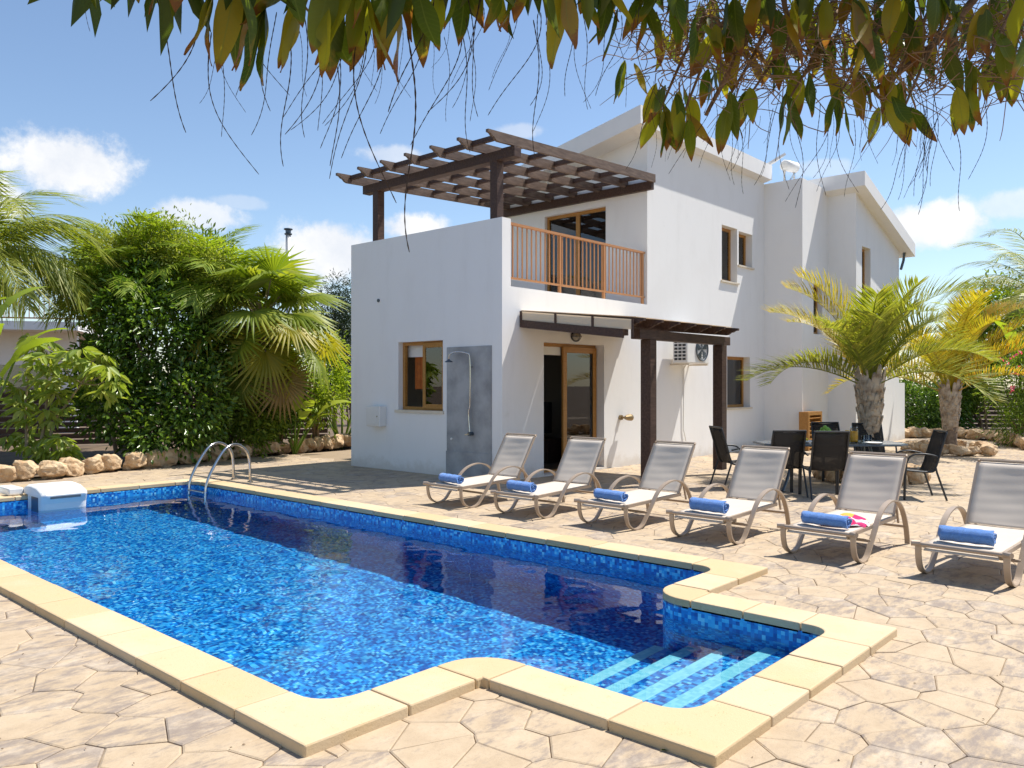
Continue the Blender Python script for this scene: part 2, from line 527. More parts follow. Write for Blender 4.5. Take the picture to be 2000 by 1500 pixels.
# ------------------------------------------------------------------ mesh helpers
class MB:
    def __init__(s):
        s.v = []
        s.f = []

    def quad(s, a, b, c, d):
        i = len(s.v)
        s.v += [tuple(a), tuple(b), tuple(c), tuple(d)]
        s.f.append((i, i + 1, i + 2, i + 3))

    def poly(s, pts):
        i = len(s.v)
        s.v += [tuple(p) for p in pts]
        s.f.append(tuple(range(i, i + len(pts))))

    def box(s, x0, x1, y0, y1, z0, z1):
        i = len(s.v)
        s.v += [(x0, y0, z0), (x1, y0, z0), (x1, y1, z0), (x0, y1, z0), (x0, y0, z1), (x1, y0, z1), (x1, y1, z1), (x0, y1, z1)]
        for q in ((0, 3, 2, 1), (4, 5, 6, 7), (0, 1, 5, 4), (1, 2, 6, 5), (2, 3, 7, 6), (3, 0, 4, 7)):
            s.f.append(tuple(i + k for k in q))
        return s

    def bar(s, a, b, wx, wz, up=(0, 0, 1)):
        """rectangular bar from a to b"""
        a, b = Vector(a), Vector(b)
        d = (b - a).normalized()
        side = d.cross(Vector(up))
        if side.length < 1e-4:
            side = d.cross(Vector((1, 0, 0)))
        side.normalize()
        u = side.cross(d)
        i = len(s.v)
        for c in (a, b):
            for (p, q) in ((-1, -1), (1, -1), (1, 1), (-1, 1)):
                s.v.append(tuple(c + side * (p * wx / 2) + u * (q * wz / 2)))
        for q in ((0, 1, 2, 3), (7, 6, 5, 4), (0, 4, 5, 1), (1, 5, 6, 2), (2, 6, 7, 3), (3, 7, 4, 0)):
            s.f.append(tuple(i + k for k in q))
        return s

    def tube(s, pts, r, n=8, cap=True):
        pts = [Vector(p) for p in pts]
        rs = r if isinstance(r, (list, tuple)) else [r] * len(pts)
        i0 = len(s.v)
        prev = None
        for k, p in enumerate(pts):
            t = (pts[min(k + 1, len(pts) - 1)] - pts[max(k - 1, 0)]).normalized()
            if prev is None:
                a = t.cross(Vector((0, 0, 1)))
                if a.length < .1:
                    a = t.cross(Vector((1, 0, 0)))
            else:
                a = prev - t * prev.dot(t)
            a.normalize()
            prev = a
            b = t.cross(a)
            for j in range(n):
                an = 2 * math.pi * j / n
                s.v.append(tuple(p + (a * math.cos(an) + b * math.sin(an)) * rs[k]))
        for k in range(len(pts) - 1):
            for j in range(n):
                s.f.append((i0 + k * n + j, i0 + k * n + (j + 1) % n, i0 + (k + 1) * n + (j + 1) % n, i0 + (k + 1) * n + j))
        if cap:
            s.f.append(tuple(i0 + j for j in range(n))[::-1])
            e = i0 + (len(pts) - 1) * n
            s.f.append(tuple(e + j for j in range(n)))
        return s

    def lathe(s, prof, n=20, c=(0, 0, 0)):
        i0 = len(s.v)
        for (r, z) in prof:
            for j in range(n):
                an = 2 * math.pi * j / n
                s.v.append((c[0] + r * math.cos(an), c[1] + r * math.sin(an), c[2] + z))
        for k in range(len(prof) - 1):
            for j in range(n):
                s.f.append((i0 + k * n + j, i0 + k * n + (j + 1) % n, i0 + (k + 1) * n + (j + 1) % n, i0 + (k + 1) * n + j))
        return s

    def prism(s, poly, z0, z1):
        i = len(s.v)
        n = len(poly)
        s.v += [(p[0], p[1], z0) for p in poly] + [(p[0], p[1], z1) for p in poly]
        s.f.append(tuple(i + k for k in range(n))[::-1])
        s.f.append(tuple(i + n + k for k in range(n)))
        for k in range(n):
            s.f.append((i + k, i + (k + 1) % n, i + n + (k + 1) % n, i + n + k))
        return s

    def band(s, path, y, wy, th):
        """flat strip swept along a 2-D (x,z) path, wide in y"""
        P = [Vector((p[0], 0, p[1])) for p in path]
        i0 = len(s.v)
        for k, p in enumerate(P):
            t = (P[min(k + 1, len(P) - 1)] - P[max(k - 1, 0)]).normalized()
            nrm = Vector((-t.z, 0, t.x))
            for (a, b) in ((-1, -1), (1, -1), (1, 1), (-1, 1)):
                q = p + nrm * (b * th / 2)
                s.v.append((q.x, y + a * wy / 2, q.z))
        for k in range(len(P) - 1):
            for j in range(4):
                s.f.append((i0 + 4 * k + j, i0 + 4 * k + (j + 1) % 4, i0 + 4 * k + 4 + (j + 1) % 4, i0 + 4 * k + 4 + j))
        s.f.append((i0 + 3, i0 + 2, i0 + 1, i0))
        e = i0 + 4 * (len(P) - 1)
        s.f.append((e, e + 1, e + 2, e + 3))
        return s

    def mesh(s, name, mat, smooth=False):
        me = bpy.data.meshes.new(name)
        me.from_pydata(s.v, [], s.f)
        me.update()
        if mat:
            me.materials.append(mat)
        if smooth:
            me.shade_smooth()
        return me

    def build(s, name, mat, parent=None, smooth=False, loc=None, kind=None, bevel=0):
        o = bpy.data.objects.new(name, s.mesh(name, mat, smooth))
        COL.objects.link(o)
        if loc is not None:
            o.location = loc
        if parent:
            o.parent = parent
        if kind:
            o['kind'] = kind
        if bevel:
            b = o.modifiers.new('bevel', 'BEVEL')
            b.width = bevel
            b.segments = 2
            b.limit_method = 'ANGLE'
        return o


def catmull(P, n=6):
    P = [Vector(p) for p in P]
    out = []
    for i in range(len(P) - 1):
        p0, p1, p2, p3 = P[max(i - 1, 0)], P[i], P[i + 1], P[min(i + 2, len(P) - 1)]
        for k in range(n):
            t = k / n
            out.append(.5 * ((2 * p1) + (p2 - p0) * t + (2 * p0 - 5 * p1 + 4 * p2 - p3) * t * t + (3 * p1 - p0 - 3 * p2 + p3) * t ** 3))
    out.append(P[-1])
    return out


def empty(name, loc=(0, 0, 0), rz=0.0):
    o = bpy.data.objects.new(name, None)
    o.location = loc
    o.rotation_euler = (0, 0, rz)
    o.empty_display_size = .1
    COL.objects.link(o)
    return o


def tag(o, label=None, cat=None, group=None, kind=None):
    if label:
        o['label'] = label
    if cat:
        o['category'] = cat
    if group:
        o['group'] = group
    if kind:
        o['kind'] = kind
    return o


def copy_tree(o, parent=None):
    c = o.copy()
    COL.objects.link(c)
    c.parent = parent
    for ch in list(o.children):
        copy_tree(ch, c)
    return c


def wall_grid(axis, pos, th, u0, u1, z0, z1, holes=()):
    """upright wall; axis 'x': plane x=pos (outside) thickened by th towards +; u runs along the other axis; holes (u0,u1,z0,z1)"""
    us = sorted({u0, u1, *[h[0] for h in holes], *[h[1] for h in holes]})
    zs = sorted({z0, z1, *[h[2] for h in holes], *[h[3] for h in holes]})
    mb = MB()

    def P(u, z, d):
        return (pos + d, u, z) if axis == 'x' else (u, pos + d, z)

    def solid(i, j):
        if i < 0 or j < 0 or i >= len(us) - 1 or j >= len(zs) - 1:
            return False
        uc, zc = (us[i] + us[i + 1]) / 2, (zs[j] + zs[j + 1]) / 2
        return not any(h[0] < uc < h[1] and h[2] < zc < h[3] for h in holes)
    for i in range(len(us) - 1):
        for j in range(len(zs) - 1):
            if not solid(i, j):
                continue
            a, b, c, d = us[i], us[i + 1], zs[j], zs[j + 1]
            mb.quad(P(a, c, 0), P(b, c, 0), P(b, d, 0), P(a, d, 0))
            mb.quad(P(a, c, th), P(a, d, th), P(b, d, th), P(b, c, th))
            if not solid(i - 1, j):
                mb.quad(P(a, c, 0), P(a, d, 0), P(a, d, th), P(a, c, th))
            if not solid(i + 1, j):
                mb.quad(P(b, c, 0), P(b, c, th), P(b, d, th), P(b, d, 0))
            if not solid(i, j - 1):
                mb.quad(P(a, c, 0), P(a, c, th), P(b, c, th), P(b, c, 0))
            if not solid(i, j + 1):
                mb.quad(P(a, d, 0), P(b, d, 0), P(b, d, th), P(a, d, th))
    return mb


# ------------------------------------------------------------------ ground, patio, pool
A0, A1, A2, A3 = 1.855, 2.88, 5.13, 6.14
B0, B1, B3 = 2.80, 1.53, 12.09
CW = 0.29
WATER_Z = -0.10
# pool outline (inside edge), anticlockwise seen from above
INN = [(A0 + CW, B0 + CW), (A1 + CW, B0 + CW), (A1 + CW, B1 + CW), (A2 - CW, B1 + CW), (A2 - CW, B0 + CW), (A3 - CW, B0 + CW), (A3 - CW, B3 - CW), (A0 + CW, B3 - CW)]
OUT = [(A0, B0), (A1, B0), (A1, B1), (A2, B1), (A2, B0), (A3, B0), (A3, B3), (A0, B3)]
RAD = [.20, .27, .16, .12, .27, .16, .20, .20]


def corner_arc(i, n=7):
    p = Vector((*INN[i], 0))
    a = (Vector((*INN[i - 1], 0)) - p).normalized()
    b = (Vector((*INN[(i + 1) % 8], 0)) - p).normalized()
    r = RAD[i]
    c = p + a * r + b * r
    pts = []
    for k in range(n + 1):
        t = k / n * math.pi / 2
        q = c - b * (r * math.cos(t)) - a * (r * math.sin(t))
        pts.append((q.x, q.y))
    return pts          # runs from the incoming side to the outgoing side


ARCS = [corner_arc(i) for i in range(8)]
outline = [p for a in ARCS for p in a]

HX0, HX1, HY0 = 9.134, 23.7, 8.452
pool_rects = [(A0 + .1, A3 - .1, B0 + .1, B3 - .1), (A1 + .1, A2 - .1, B1 + .1, B0 + .1)]


def clip_half(poly, ax, val, keep_less):
    out = []
    n = len(poly)
    for i in range(n):
        p, q = poly[i], poly[(i + 1) % n]
        pi = (p[ax] <= val) == keep_less
        qi = (q[ax] <= val) == keep_less
        if pi:
            out.append(p)
        if pi != qi:
            t = (val - p[ax]) / (q[ax] - p[ax])
            out.append((p[0] + (q[0] - p[0]) * t, p[1] + (q[1] - p[1]) * t))
    return out


def subtract_rect(polys, r):
    x0, x1, y0, y1 = r
    res = []
    for p in polys:
        xs = [q[0] for q in p]
        ys = [q[1] for q in p]
        if max(xs) <= x0 or min(xs) >= x1 or max(ys) <= y0 or min(ys) >= y1:
            res.append(p)
            continue
        res.append(clip_half(p, 0, x0, True))
        res.append(clip_half(p, 0, x1, False))
        mid = clip_half(clip_half(p, 0, x0, False), 0, x1, True)
        if len(mid) > 2:
            res.append(clip_half(mid, 1, y0, True))
            res.append(clip_half(mid, 1, y1, False))
    return [p for p in res if len(p) > 2]


# the earth all round, with the pool pit cut out
mb = MB()
for p in subtract_rect(subtract_rect([[(-400, -400), (600, -400), (600, 600), (-400, 600)]], pool_rects[0]), pool_rects[1]):
    mb.poly([(q[0], q[1], -0.06) for q in p])
ground = tag(mb.build('ground', M_SOIL), kind='structure')
mb = MB()
PATIO = [(-6, -6), (30, -6), (30, 16.2), (-6, 14.5)]
for p in subtract_rect(subtract_rect([PATIO], pool_rects[0]), pool_rects[1]):
    mb.poly([(q[0], q[1], -0.011) for q in p])
patio = tag(mb.build('patio', M_GROOVE), kind='structure')

# stamped stones: jittered hexagonal cells, each its own piece
rs = random.Random(11)
SX, SY = .305, .25
seeds = {}
for i in range(-24, 96):
    for j in range(-24, 70):
        sx = (i + (.5 if j % 2 else 0) + rs.uniform(-.42, .42)) * SX
        sy = (j + rs.uniform(-.42, .42)) * SY
        seeds[(i, j)] = (sx, sy)
stones = []
for (i, j), c in seeds.items():
    px_, py_, f_ = pix((c[0], c[1], 0))
    if f_ < 2.2 or f_ > 30 or px_ < -260 or px_ > 2260:
        continue
    if c[1] > 14.5 + (c[0] + 6) * .047:
        continue
    if HX0 + .5 < c[0] < 18 and c[1] > HY0 + .6:
        continue
    poly = [(c[0] - 1, c[1] - 1), (c[0] + 1, c[1] - 1), (c[0] + 1, c[1] + 1), (c[0] - 1, c[1] + 1)]
    for di in (-2, -1, 0, 1, 2):
        for dj in (-2, -1, 0, 1, 2):
            o = seeds.get((i + di, j + dj))
            if o is None or (di == 0 and dj == 0):
                continue
            mx_, my_ = (c[0] + o[0]) / 2, (c[1] + o[1]) / 2
            nx, ny = o[0] - c[0], o[1] - c[1]
            out = []
            n = len(poly)
            for k in range(n):
                p, q = poly[k], poly[(k + 1) % n]
                dp = (p[0] - mx_) * nx + (p[1] - my_) * ny
                dq = (q[0] - mx_) * nx + (q[1] - my_) * ny
                if dp <= 0:
                    out.append(p)
                if (dp <= 0) != (dq <= 0):
                    t = dp / (dp - dq)
                    out.append((p[0] + (q[0] - p[0]) * t, p[1] + (q[1] - p[1]) * t))
            poly = out
            if len(poly) < 3:
                break
        if len(poly) < 3:
            break
    if len(poly) < 3:
        continue
    pcs = subtract_rect(subtract_rect([poly], pool_rects[0]), pool_rects[1])
    if pcs:
        stones.append((f_, c, pcs))


def add_stone(mb, pcs, c, z):
    for p in pcs:
        # drop tiny edges
        q = [p[k] for k in range(len(p)) if math.dist(p[k], p[k - 1]) > .012]
        if len(q) < 3:
            continue
        cx, cy = sum(a[0] for a in q) / len(q), sum(a[1] for a in q) / len(q)

        def ins(pt, d):
            L = math.dist(pt, (cx, cy)) or 1
            k = max(0, 1 - d / L)
            return (cx + (pt[0] - cx) * k, cy + (pt[1] - cy) * k)
        n = len(q)
        i0 = len(mb.v)
        for d, zz in ((.0012, -.012), (.003, z - .004), (.012, z)):
            for k, pt in enumerate(q):
                a = ins(pt, d)
                mb.v.append((a[0], a[1], zz))
        for lv in (0, 1):
            for k in range(n):
                mb.f.append((i0 + lv * n + k, i0 + lv * n + (k + 1) % n, i0 + (lv + 1) * n + (k + 1) % n, i0 + (lv + 1) * n + k))
        mb.f.append(tuple(i0 + 2 * n + k for k in range(n)))


def visible(s):
    x, y, f = pix((s[1][0], s[1][1], 0))
    return -60 < x < 2060 and y < 1560


stones.sort(key=lambda s: (not visible(s), s[0]))
far = MB()
for k, (f_, c, pcs) in enumerate(stones):
    z = rs.uniform(-.002, .002)
    if k < 300:
        mb = MB()
        add_stone(mb, pcs, c, z)
        if mb.f:
            mb.build('paving_stone', M_DECK, patio)
    else:
        add_stone(far, pcs, c, z)
tag(far.build('paving_stones', M_DECK, patio), kind='stuff')

# pool shell
pool = tag(empty('swimming_pool', (0, 0, 0)), kind='structure')
DEPTH = -1.45
mb = MB()
n = len(outline)
for k in range(n):
    a, b = outline[k], outline[(k + 1) % n]
    mb.quad((a[0], a[1], DEPTH), (b[0], b[1], DEPTH), (b[0], b[1], 0.0), (a[0], a[1], 0.0))
shell_wall = mb.build('pool_wall', M_SHELL, pool)
mb = MB()
mb.box(A0 - .1, A3 + .1, B0 - .1, B3 + .1, DEPTH - .15, DEPTH)
shell_floor = mb.build('pool_floor', M_SHELL, pool)
steps = []
bx0, bx1, by0 = A1 + CW - .01, A2 - CW + .01, B1 + CW - .02
step_y = [2.22, 2.50, 2.77, 3.04]
step_z = [-.25, -.42, -.59, -.76]
prev = by0
for k, (yy, zz) in enumerate(zip(step_y, step_z)):
    mb = MB().box(bx0, bx1, prev - (0 if k == 0 else .001), yy, DEPTH, zz)
    st = mb.build('step', M_SHELL, pool)
    ed = MB().box(bx0, bx1, yy - .085, yy + .004, zz - .03, zz + .004).build('step_edge', M_STRIPE, st)
    steps += [st, ed]
    prev = yy
# bay floor in front of the steps is the pool floor; coping tiles
cop_n = 0


def coping_piece(poly):
    q = []
    for p in poly:
        if not q or math.dist(p, q[-1]) > .004:
            q.append(p)
    if math.dist(q[0], q[-1]) < .004:
        q.pop()
    area = sum(q[k][0] * q[(k + 1) % len(q)][1] - q[(k + 1) % len(q)][0] * q[k][1] for k in range(len(q)))
    if area < 0:
        q = q[::-1]
    MB().prism(q, -.022 + rs.uniform(0, .002), .05 + rs.uniform(-.0025, .0025)).build('coping_tile', M_COPING, pool, bevel=.010)


GAP = .004
CS = .46      # corner tile reach along each side, measured on the inside/outside edge whichever is longer
for i in range(8):
    reflex = i in (1, 4)
    p, o = Vector((*INN[i], 0)), Vector((*OUT[i], 0))
    a = (Vector((*INN[i - 1], 0)) - p).normalized()
    b = (Vector((*INN[(i + 1) % 8], 0)) - p).normalized()
    L = RAD[i] + .06
    arc = corner_arc(i)
    # on each side the joint runs square across the coping
    ina, inb = p + a * L, p + b * L
    if reflex:
        oa, ob = o + a * (L - 0) , o + b * (L - 0)
        ca = p + a * L
        oa = ca + (o - p).project(b) if False else ca + b * (o - p).dot(b)
        ob = inb + a * (o - p).dot(a)
    else:
        oa = ina + b * (o - p).dot(b)
        ob = inb + a * (o - p).dot(a)
    poly = [(ina.x, ina.y)] + arc + [(inb.x, inb.y), (ob.x, ob.y), (o.x, o.y), (oa.x, oa.y)]
    coping_piece(poly)
    # straight run from this corner to the next
    j = (i + 1) % 8
    pj_ = Vector((*INN[j], 0))
    oj = Vector((*OUT[j], 0))
    L2 = RAD[j] + .06
    s0 = inb + b * GAP
    s1 = pj_ - b * (L2 + GAP)
    run = (s1 - s0).dot(b)
    if run < .05:
        continue
    nrm = a * (o - p).dot(a)
    cnt = max(1, round(run / .50))
    for k in range(cnt):
        u0, u1 = s0 + b * (run * k / cnt + GAP / 2), s0 + b * (run * (k + 1) / cnt - GAP / 2)
        coping_piece([(u0.x, u0.y), (u1.x, u1.y), ((u1 + nrm).x, (u1 + nrm).y), ((u0 + nrm).x, (u0 + nrm).y)])
# mortar bed under the coping
mb = MB()
for k in range(n):
    pass
for (x0, x1, y0, y1) in ((A0 + .01, A0 + CW - .012, B0 + .01, B3 - .01), (A3 - CW + .012, A3 - .01, B0 + .01, B3 - .01), (A0 + CW, A3 - CW, B3 - CW + .012, B3 - .01)):
    mb.box(x0, x1, y0, y1, -.2, .035)
mb.build('mortar_bed', M_GROOVE, pool)

# water: a real rippled surface
NXW, NYW = 170, 460
xs = np.linspace(A0 + CW - .03, A3 - CW + .03, NXW)
ys = np.linspace(B1 + CW - .03, B3 - CW + .03, NYW)
XX, YY = np.meshgrid(xs, ys)
ZZ = np.zeros_like(XX)
rw = np.random.default_rng(4)
for k in range(60):
    an = rw.uniform(0, 2 * np.pi)
    wl = rw.uniform(.10, .55)
    amp = .00019 * (wl / .3) ** .9
    ZZ += amp * np.sin((XX * np.cos(an) + YY * np.sin(an)) * 2 * np.pi / wl + rw.uniform(0, 6.28))
env = .55 + .45 * np.sin(XX * .9 + 1.1) * np.sin(YY * .7 + .4)
ZZ = ZZ * env + WATER_Z
verts = np.stack([XX, YY, ZZ], -1).reshape(-1, 3)
faces = []
for j in range(NYW - 1):
    for i in range(NXW - 1):
        xc, yc = xs[i], ys[j]
        if yc < B0 + CW - .03 and (xc < A1 + CW - .06 or xc > A2 - CW + .03):
            continue
        q = j * NXW + i
        faces.append((q, q + 1, q + NXW + 1, q + NXW))
me = bpy.data.meshes.new('water')
me.from_pydata(verts.tolist(), [], faces)
me.materials.append(M_WATER)
me.shade_smooth()
water = bpy.data.objects.new('water', me)
COL.objects.link(water)
water['kind'] = 'structure'
water.cycles.is_caustics_caster = True
for o in [shell_wall, shell_floor] + steps:
    o.cycles.is_caustics_receiver = True
sun_d.cycles.is_caustics_light = True

# ------------------------------------------------------------------ the villa
villa = tag(empty('villa', (HX0, HY0, 0)), 'white two-storey villa with roof terrace behind the pool', 'house')


def vpart(mb, name, mat, parent=None, **k):
    o = mb.build(name, mat, None, **k)
    p = parent or villa
    o.parent = p
    o.matrix_parent_inverse = p.matrix_world.inverted() if p is not villa else Matrix.Translation(-Vector((HX0, HY0, 0)))
    return o


MX = 13.22
TOPP = 4.08
DOOR = (10.133, 11.813, .03, 2.2)
vpart(wall_grid('x', HX0, .20, HY0 + .0, 12.26, 0, TOPP, [(9.78, 10.912, 1.06, 2.235)]), 'wall', M_WALL)
vpart(wall_grid('y', HY0, .26, HX0 + .20, MX, 0, 3.02, [DOOR]), 'wall', M_WALL)
vpart(wall_grid('y', 12.06, .20, HX0 + .20, MX + .3, 0, TOPP), 'wall', M_WALL)
vpart(MB().box(MX, MX + .3, 12.062, 12.258, TOPP + .001, 5.56), 'wall', M_WALL)
vpart(MB().box(HX0 + .2, MX, HY0 + .26, 12.06, 2.80, 3.0), 'terrace_floor', M_SILL)
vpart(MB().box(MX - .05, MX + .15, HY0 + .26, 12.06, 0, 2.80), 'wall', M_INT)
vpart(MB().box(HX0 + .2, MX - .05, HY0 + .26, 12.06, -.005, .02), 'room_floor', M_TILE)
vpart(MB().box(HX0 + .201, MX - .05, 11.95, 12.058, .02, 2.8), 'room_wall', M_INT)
WIN = [(16.2, 16.93, 3.78, 5.0), (17.0, 17.68, 4.2, 4.97), (16.45, 17.57, .98, 2.13)]
vpart(wall_grid('y', HY0, .30, MX, 18.3, 0, 6.36, WIN), 'wall', M_WALL)
BD = (9.421, 11.0, 3.02, 5.06)
vpart(wall_grid('x', MX, .25, HY0 + .30, 12.06, 3.0, 5.45, [BD]), 'wall', M_WALL)


def zr(y):
    return 6.33 - (y - 8.25) * .2


mb = MB()
for d in (0, .25):
    mb.poly([(MX + d, HY0 + .30, 5.45), (MX + d, 12.06, 5.45), (MX + d, 12.06, zr(12.06) + .01), (MX + d, HY0 + .30, zr(HY0 + .30) + .01)])
vpart(mb, 'gable_wall', M_WALL)
vpart(MB().box(MX + .3, 22.8, 12.10, 12.26, 0, 5.5), 'wall', M_WALL)
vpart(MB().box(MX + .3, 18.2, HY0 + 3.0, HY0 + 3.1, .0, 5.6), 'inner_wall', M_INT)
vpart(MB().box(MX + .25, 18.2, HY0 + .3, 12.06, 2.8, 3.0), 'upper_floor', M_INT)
# main roof slab, rising towards the pool side
mb = MB()
x0, x1, ya, yb, th = 12.68, 18.3, 8.25, 12.35, .34
za, zb = 6.67, 6.67 - (yb - ya) * .2
i = len(mb.v)
mb.v += [(x0, ya, za - th), (x1, ya, za - th), (x1, yb, zb - th), (x0, yb, zb - th), (x0, ya, za), (x1, ya, za), (x1, yb, zb), (x0, yb, zb)]
for q in ((0, 3, 2, 1), (4, 5, 6, 7), (0, 1, 5, 4), (1, 2, 6, 5), (2, 3, 7, 6), (3, 0, 4, 7)):
    mb.f.append(q)
vpart(mb, 'roof', M_WALL)
# projecting stair tower and the rear wing
vpart(wall_grid('x', 18.302, .25, 7.523, 9.6, 0, 6.26), 'wall', M_WALL)
vpart(wall_grid('y', 7.523, .25, 18.552, 19.85, 0, 6.255, [(18.95, 19.5, 2.7, 3.9)]), 'wall', M_WALL)
vpart(MB().box(18.552, 19.85, 7.773, 9.6, 6.1, 6.25), 'tower_roof', M_WALL)
vpart(MB().box(19.85, 20.05, 7.773, 12.1, 0, 5.6), 'wall', M_WALL)


def z2(x):
    return 6.16 - (x - 19.6) * .31


mb = wall_grid('y', 6.854, .25, 19.85, 23.1, 0, 5.0, [(20.25, 20.86, 3.3, 4.86)])
mb.poly([(19.85, 6.854, 5.0), (19.85, 7.104, 5.0), (19.85, 7.104, z2(19.85) + .01), (19.85, 6.854, z2(19.85) + .01)])
for d in (0, .25):
    mb.poly([(19.85, 6.854 + d, 5.0), (23.1, 6.854 + d, 5.0), (23.1, 6.854 + d, z2(23.1) + .01), (19.85, 6.854 + d, z2(19.85) + .01)])
vpart(mb, 'wall', M_WALL)
mb = MB()
for d in (0, .2):
    mb.poly([(19.85 + d, 7.104, 0), (19.85 + d, 7.523, 0), (19.85 + d, 7.523, z2(19.85) + .01), (19.85 + d, 7.104, z2(19.85) + .01)])
vpart(mb, 'wall', M_WALL)
vpart(MB().box(22.9, 23.1, 7.104, 12.1, 0, 5.0), 'wall', M_WALL)
vpart(MB().box(23.102, 23.75, 6.9, 9.0, 0, 1.55), 'side_wall', M_WALL)
mb = MB()
x0, x1, ya, yb = 19.58, 23.5, 6.56, 12.4
for (x, y, dz) in ((x0, ya, 0), (x1, ya, 0), (x1, yb, 0), (x0, yb, 0), (x0, ya, .34), (x1, ya, .34), (x1, yb, .34), (x0, yb, .34)):
    mb.v.append((x, y, z2(x) + dz))
for q in ((0, 3, 2, 1), (4, 5, 6, 7), (0, 1, 5, 4), (1, 2, 6, 5), (2, 3, 7, 6), (3, 0, 4, 7)):
    mb.f.append(q)
vpart(mb, 'roof', M_WALL)
vpart(MB().tube([(23.2, 6.75, 5.05), (23.3, 6.8, 4.85), (23.15, 6.82, 4.6)], .035), 'gutter_pipe', M_SLATE)


def window_y(u0, u1, z0, z1, y, mat_frame, split=None, parent_name='window', fw=.065, d=.06, pane_mat=None):
    """framed window in a wall whose outside faces -y; y is the frame's outside plane"""
    f = MB()
    f.box(u0, u1, y, y + d, z0, z0 + fw).box(u0, u1, y, y + d, z1 - fw, z1)
    f.box(u0, u0 + fw, y, y + d, z0 + fw, z1 - fw).box(u1 - fw, u1, y, y + d, z0 + fw, z1 - fw)
    if split:
        f.box(split - fw / 2, split + fw / 2, y, y + d, z0 + fw, z1 - fw)
    o = vpart(f, parent_name, mat_frame, bevel=.004)
    pn = MB()
    pn.box(u0 + fw, u1 - fw, y + d * .4, y + d * .5, z0 + fw, z1 - fw)
    vpart(pn, 'pane', pane_mat or M_GLASS, o)
    return o


for (u0, u1, z0, z1) in WIN:
    wo_ = window_y(u0, u1, z0, z1, HY0 + .16, M_OAK)
    vpart(MB().box(u0 - .05, u1 + .05, HY0 - .04, HY0 + .16, z0 - .035, z0 + .004), 'sill', M_SILL, wo_)
window_y(18.95, 19.5, 2.7, 3.9, 7.523 + .12, M_OAK)
window_y(20.25, 20.86, 3.3, 4.86, 6.854 + .14, M_OAK)

# kitchen window on the shaded wall
f = MB()
y0, y1, z0, z1, xw = 9.78, 10.912, 1.06, 2.235, HX0 + .10
fw = .06
f.box(xw, xw + .06, y0, y1, z0, z0 + fw).box(xw, xw + .06, y0, y1, z1 - fw, z1)
f.box(xw, xw + .06, y0, y0 + fw, z0 + fw, z1 - fw).box(xw, xw + .06, y1 - fw, y1, z0 + fw, z1 - fw)
kw = vpart(f, 'window', M_OAK, bevel=.004)
s_ = MB()
ys0, ys1 = y0 + .03, 10.36
s_.box(xw - .03, xw - .002, ys0, ys0 + .07, z0 + .03, z1 - .03).box(xw - .03, xw - .002, ys1 - .07, ys1, z0 + .03, z1 - .03)
s_.box(xw - .03, xw - .002, ys0 + .07, ys1 - .07, z0 + .03, z0 + .11).box(xw - .03, xw - .002, ys0 + .07, ys1 - .07, z1 - .11, z1 - .03)
vpart(s_, 'sliding_sash', M_OAK, kw, bevel=.003)
vpart(MB().box(xw - .02, xw - .014, ys0 + .07, ys1 - .07, z0 + .11, z1 - .11), 'pane', M_GLASS, kw)
vpart(MB().box(HX0 - .03, HX0 + .10, y0 - .03, y1 + .07, z0 - .045, z0 + .004), 'sill', M_SILL, kw)
vpart(MB().box(HX0 + .22, HX0 + .24, 10.36, y1, 1.98, z1), 'blind', M_BLIND, kw)
mb = MB()
cy = [10.40 + k * .02 for k in range(24)]
for k in range(len(cy) - 1):
    a, b = HX0 + .33 + .02 * math.sin(k * 1.4), HX0 + .33 + .02 * math.sin((k + 1) * 1.4)
    mb.quad((a, cy[k], 1.42), (b, cy[k + 1], 1.42), (b, cy[k + 1], 2.22), (a, cy[k], 2.22))
vpart(mb, 'curtain', M_CURTAIN, kw)

# patio sliding door
dy = HY0 + .19
f = MB()
u0, u1, z0, z1 = DOOR[0], DOOR[1] - .0, .03, 2.2
f.box(u0, u1, dy, dy + .07, z1 - .06, z1).box(u0, u0 + .05, dy, dy + .07, z0, z1 - .06).box(u1 - .05, u1, dy, dy + .07, z0, z1 - .06).box(u0 + .05, u1 - .05, dy, dy + .07, z0 - .01, z0 + .03)
sd = vpart(f, 'sliding_door', M_OAK, bevel=.004)
s_ = MB()
p0, p1 = 10.83, u1 - .03
for (a, b, c, d) in ((p0, p0 + .10, z0 + .03, z1 - .05), (p1 - .10, p1, z0 + .03, z1 - .05), (p0 + .1, p1 - .1, z0 + .03, z0 + .14), (p0 + .1, p1 - .1, z1 - .15, z1 - .05)):
    s_.box(a, b, dy - .045, dy - .003, c, d)
vpart(s_, 'door_leaf', M_OAK, sd, bevel=.004)
vpart(MB().box(p0 + .1, p1 - .1, dy - .03, dy - .022, z0 + .14, z1 - .15), 'pane', M_GLASS, sd)
vpart(MB().box(u0 + .05, p0 + .0, dy + .02, dy + .04, 2.0, 2.14), 'roller_blind', M_BLIND, sd)

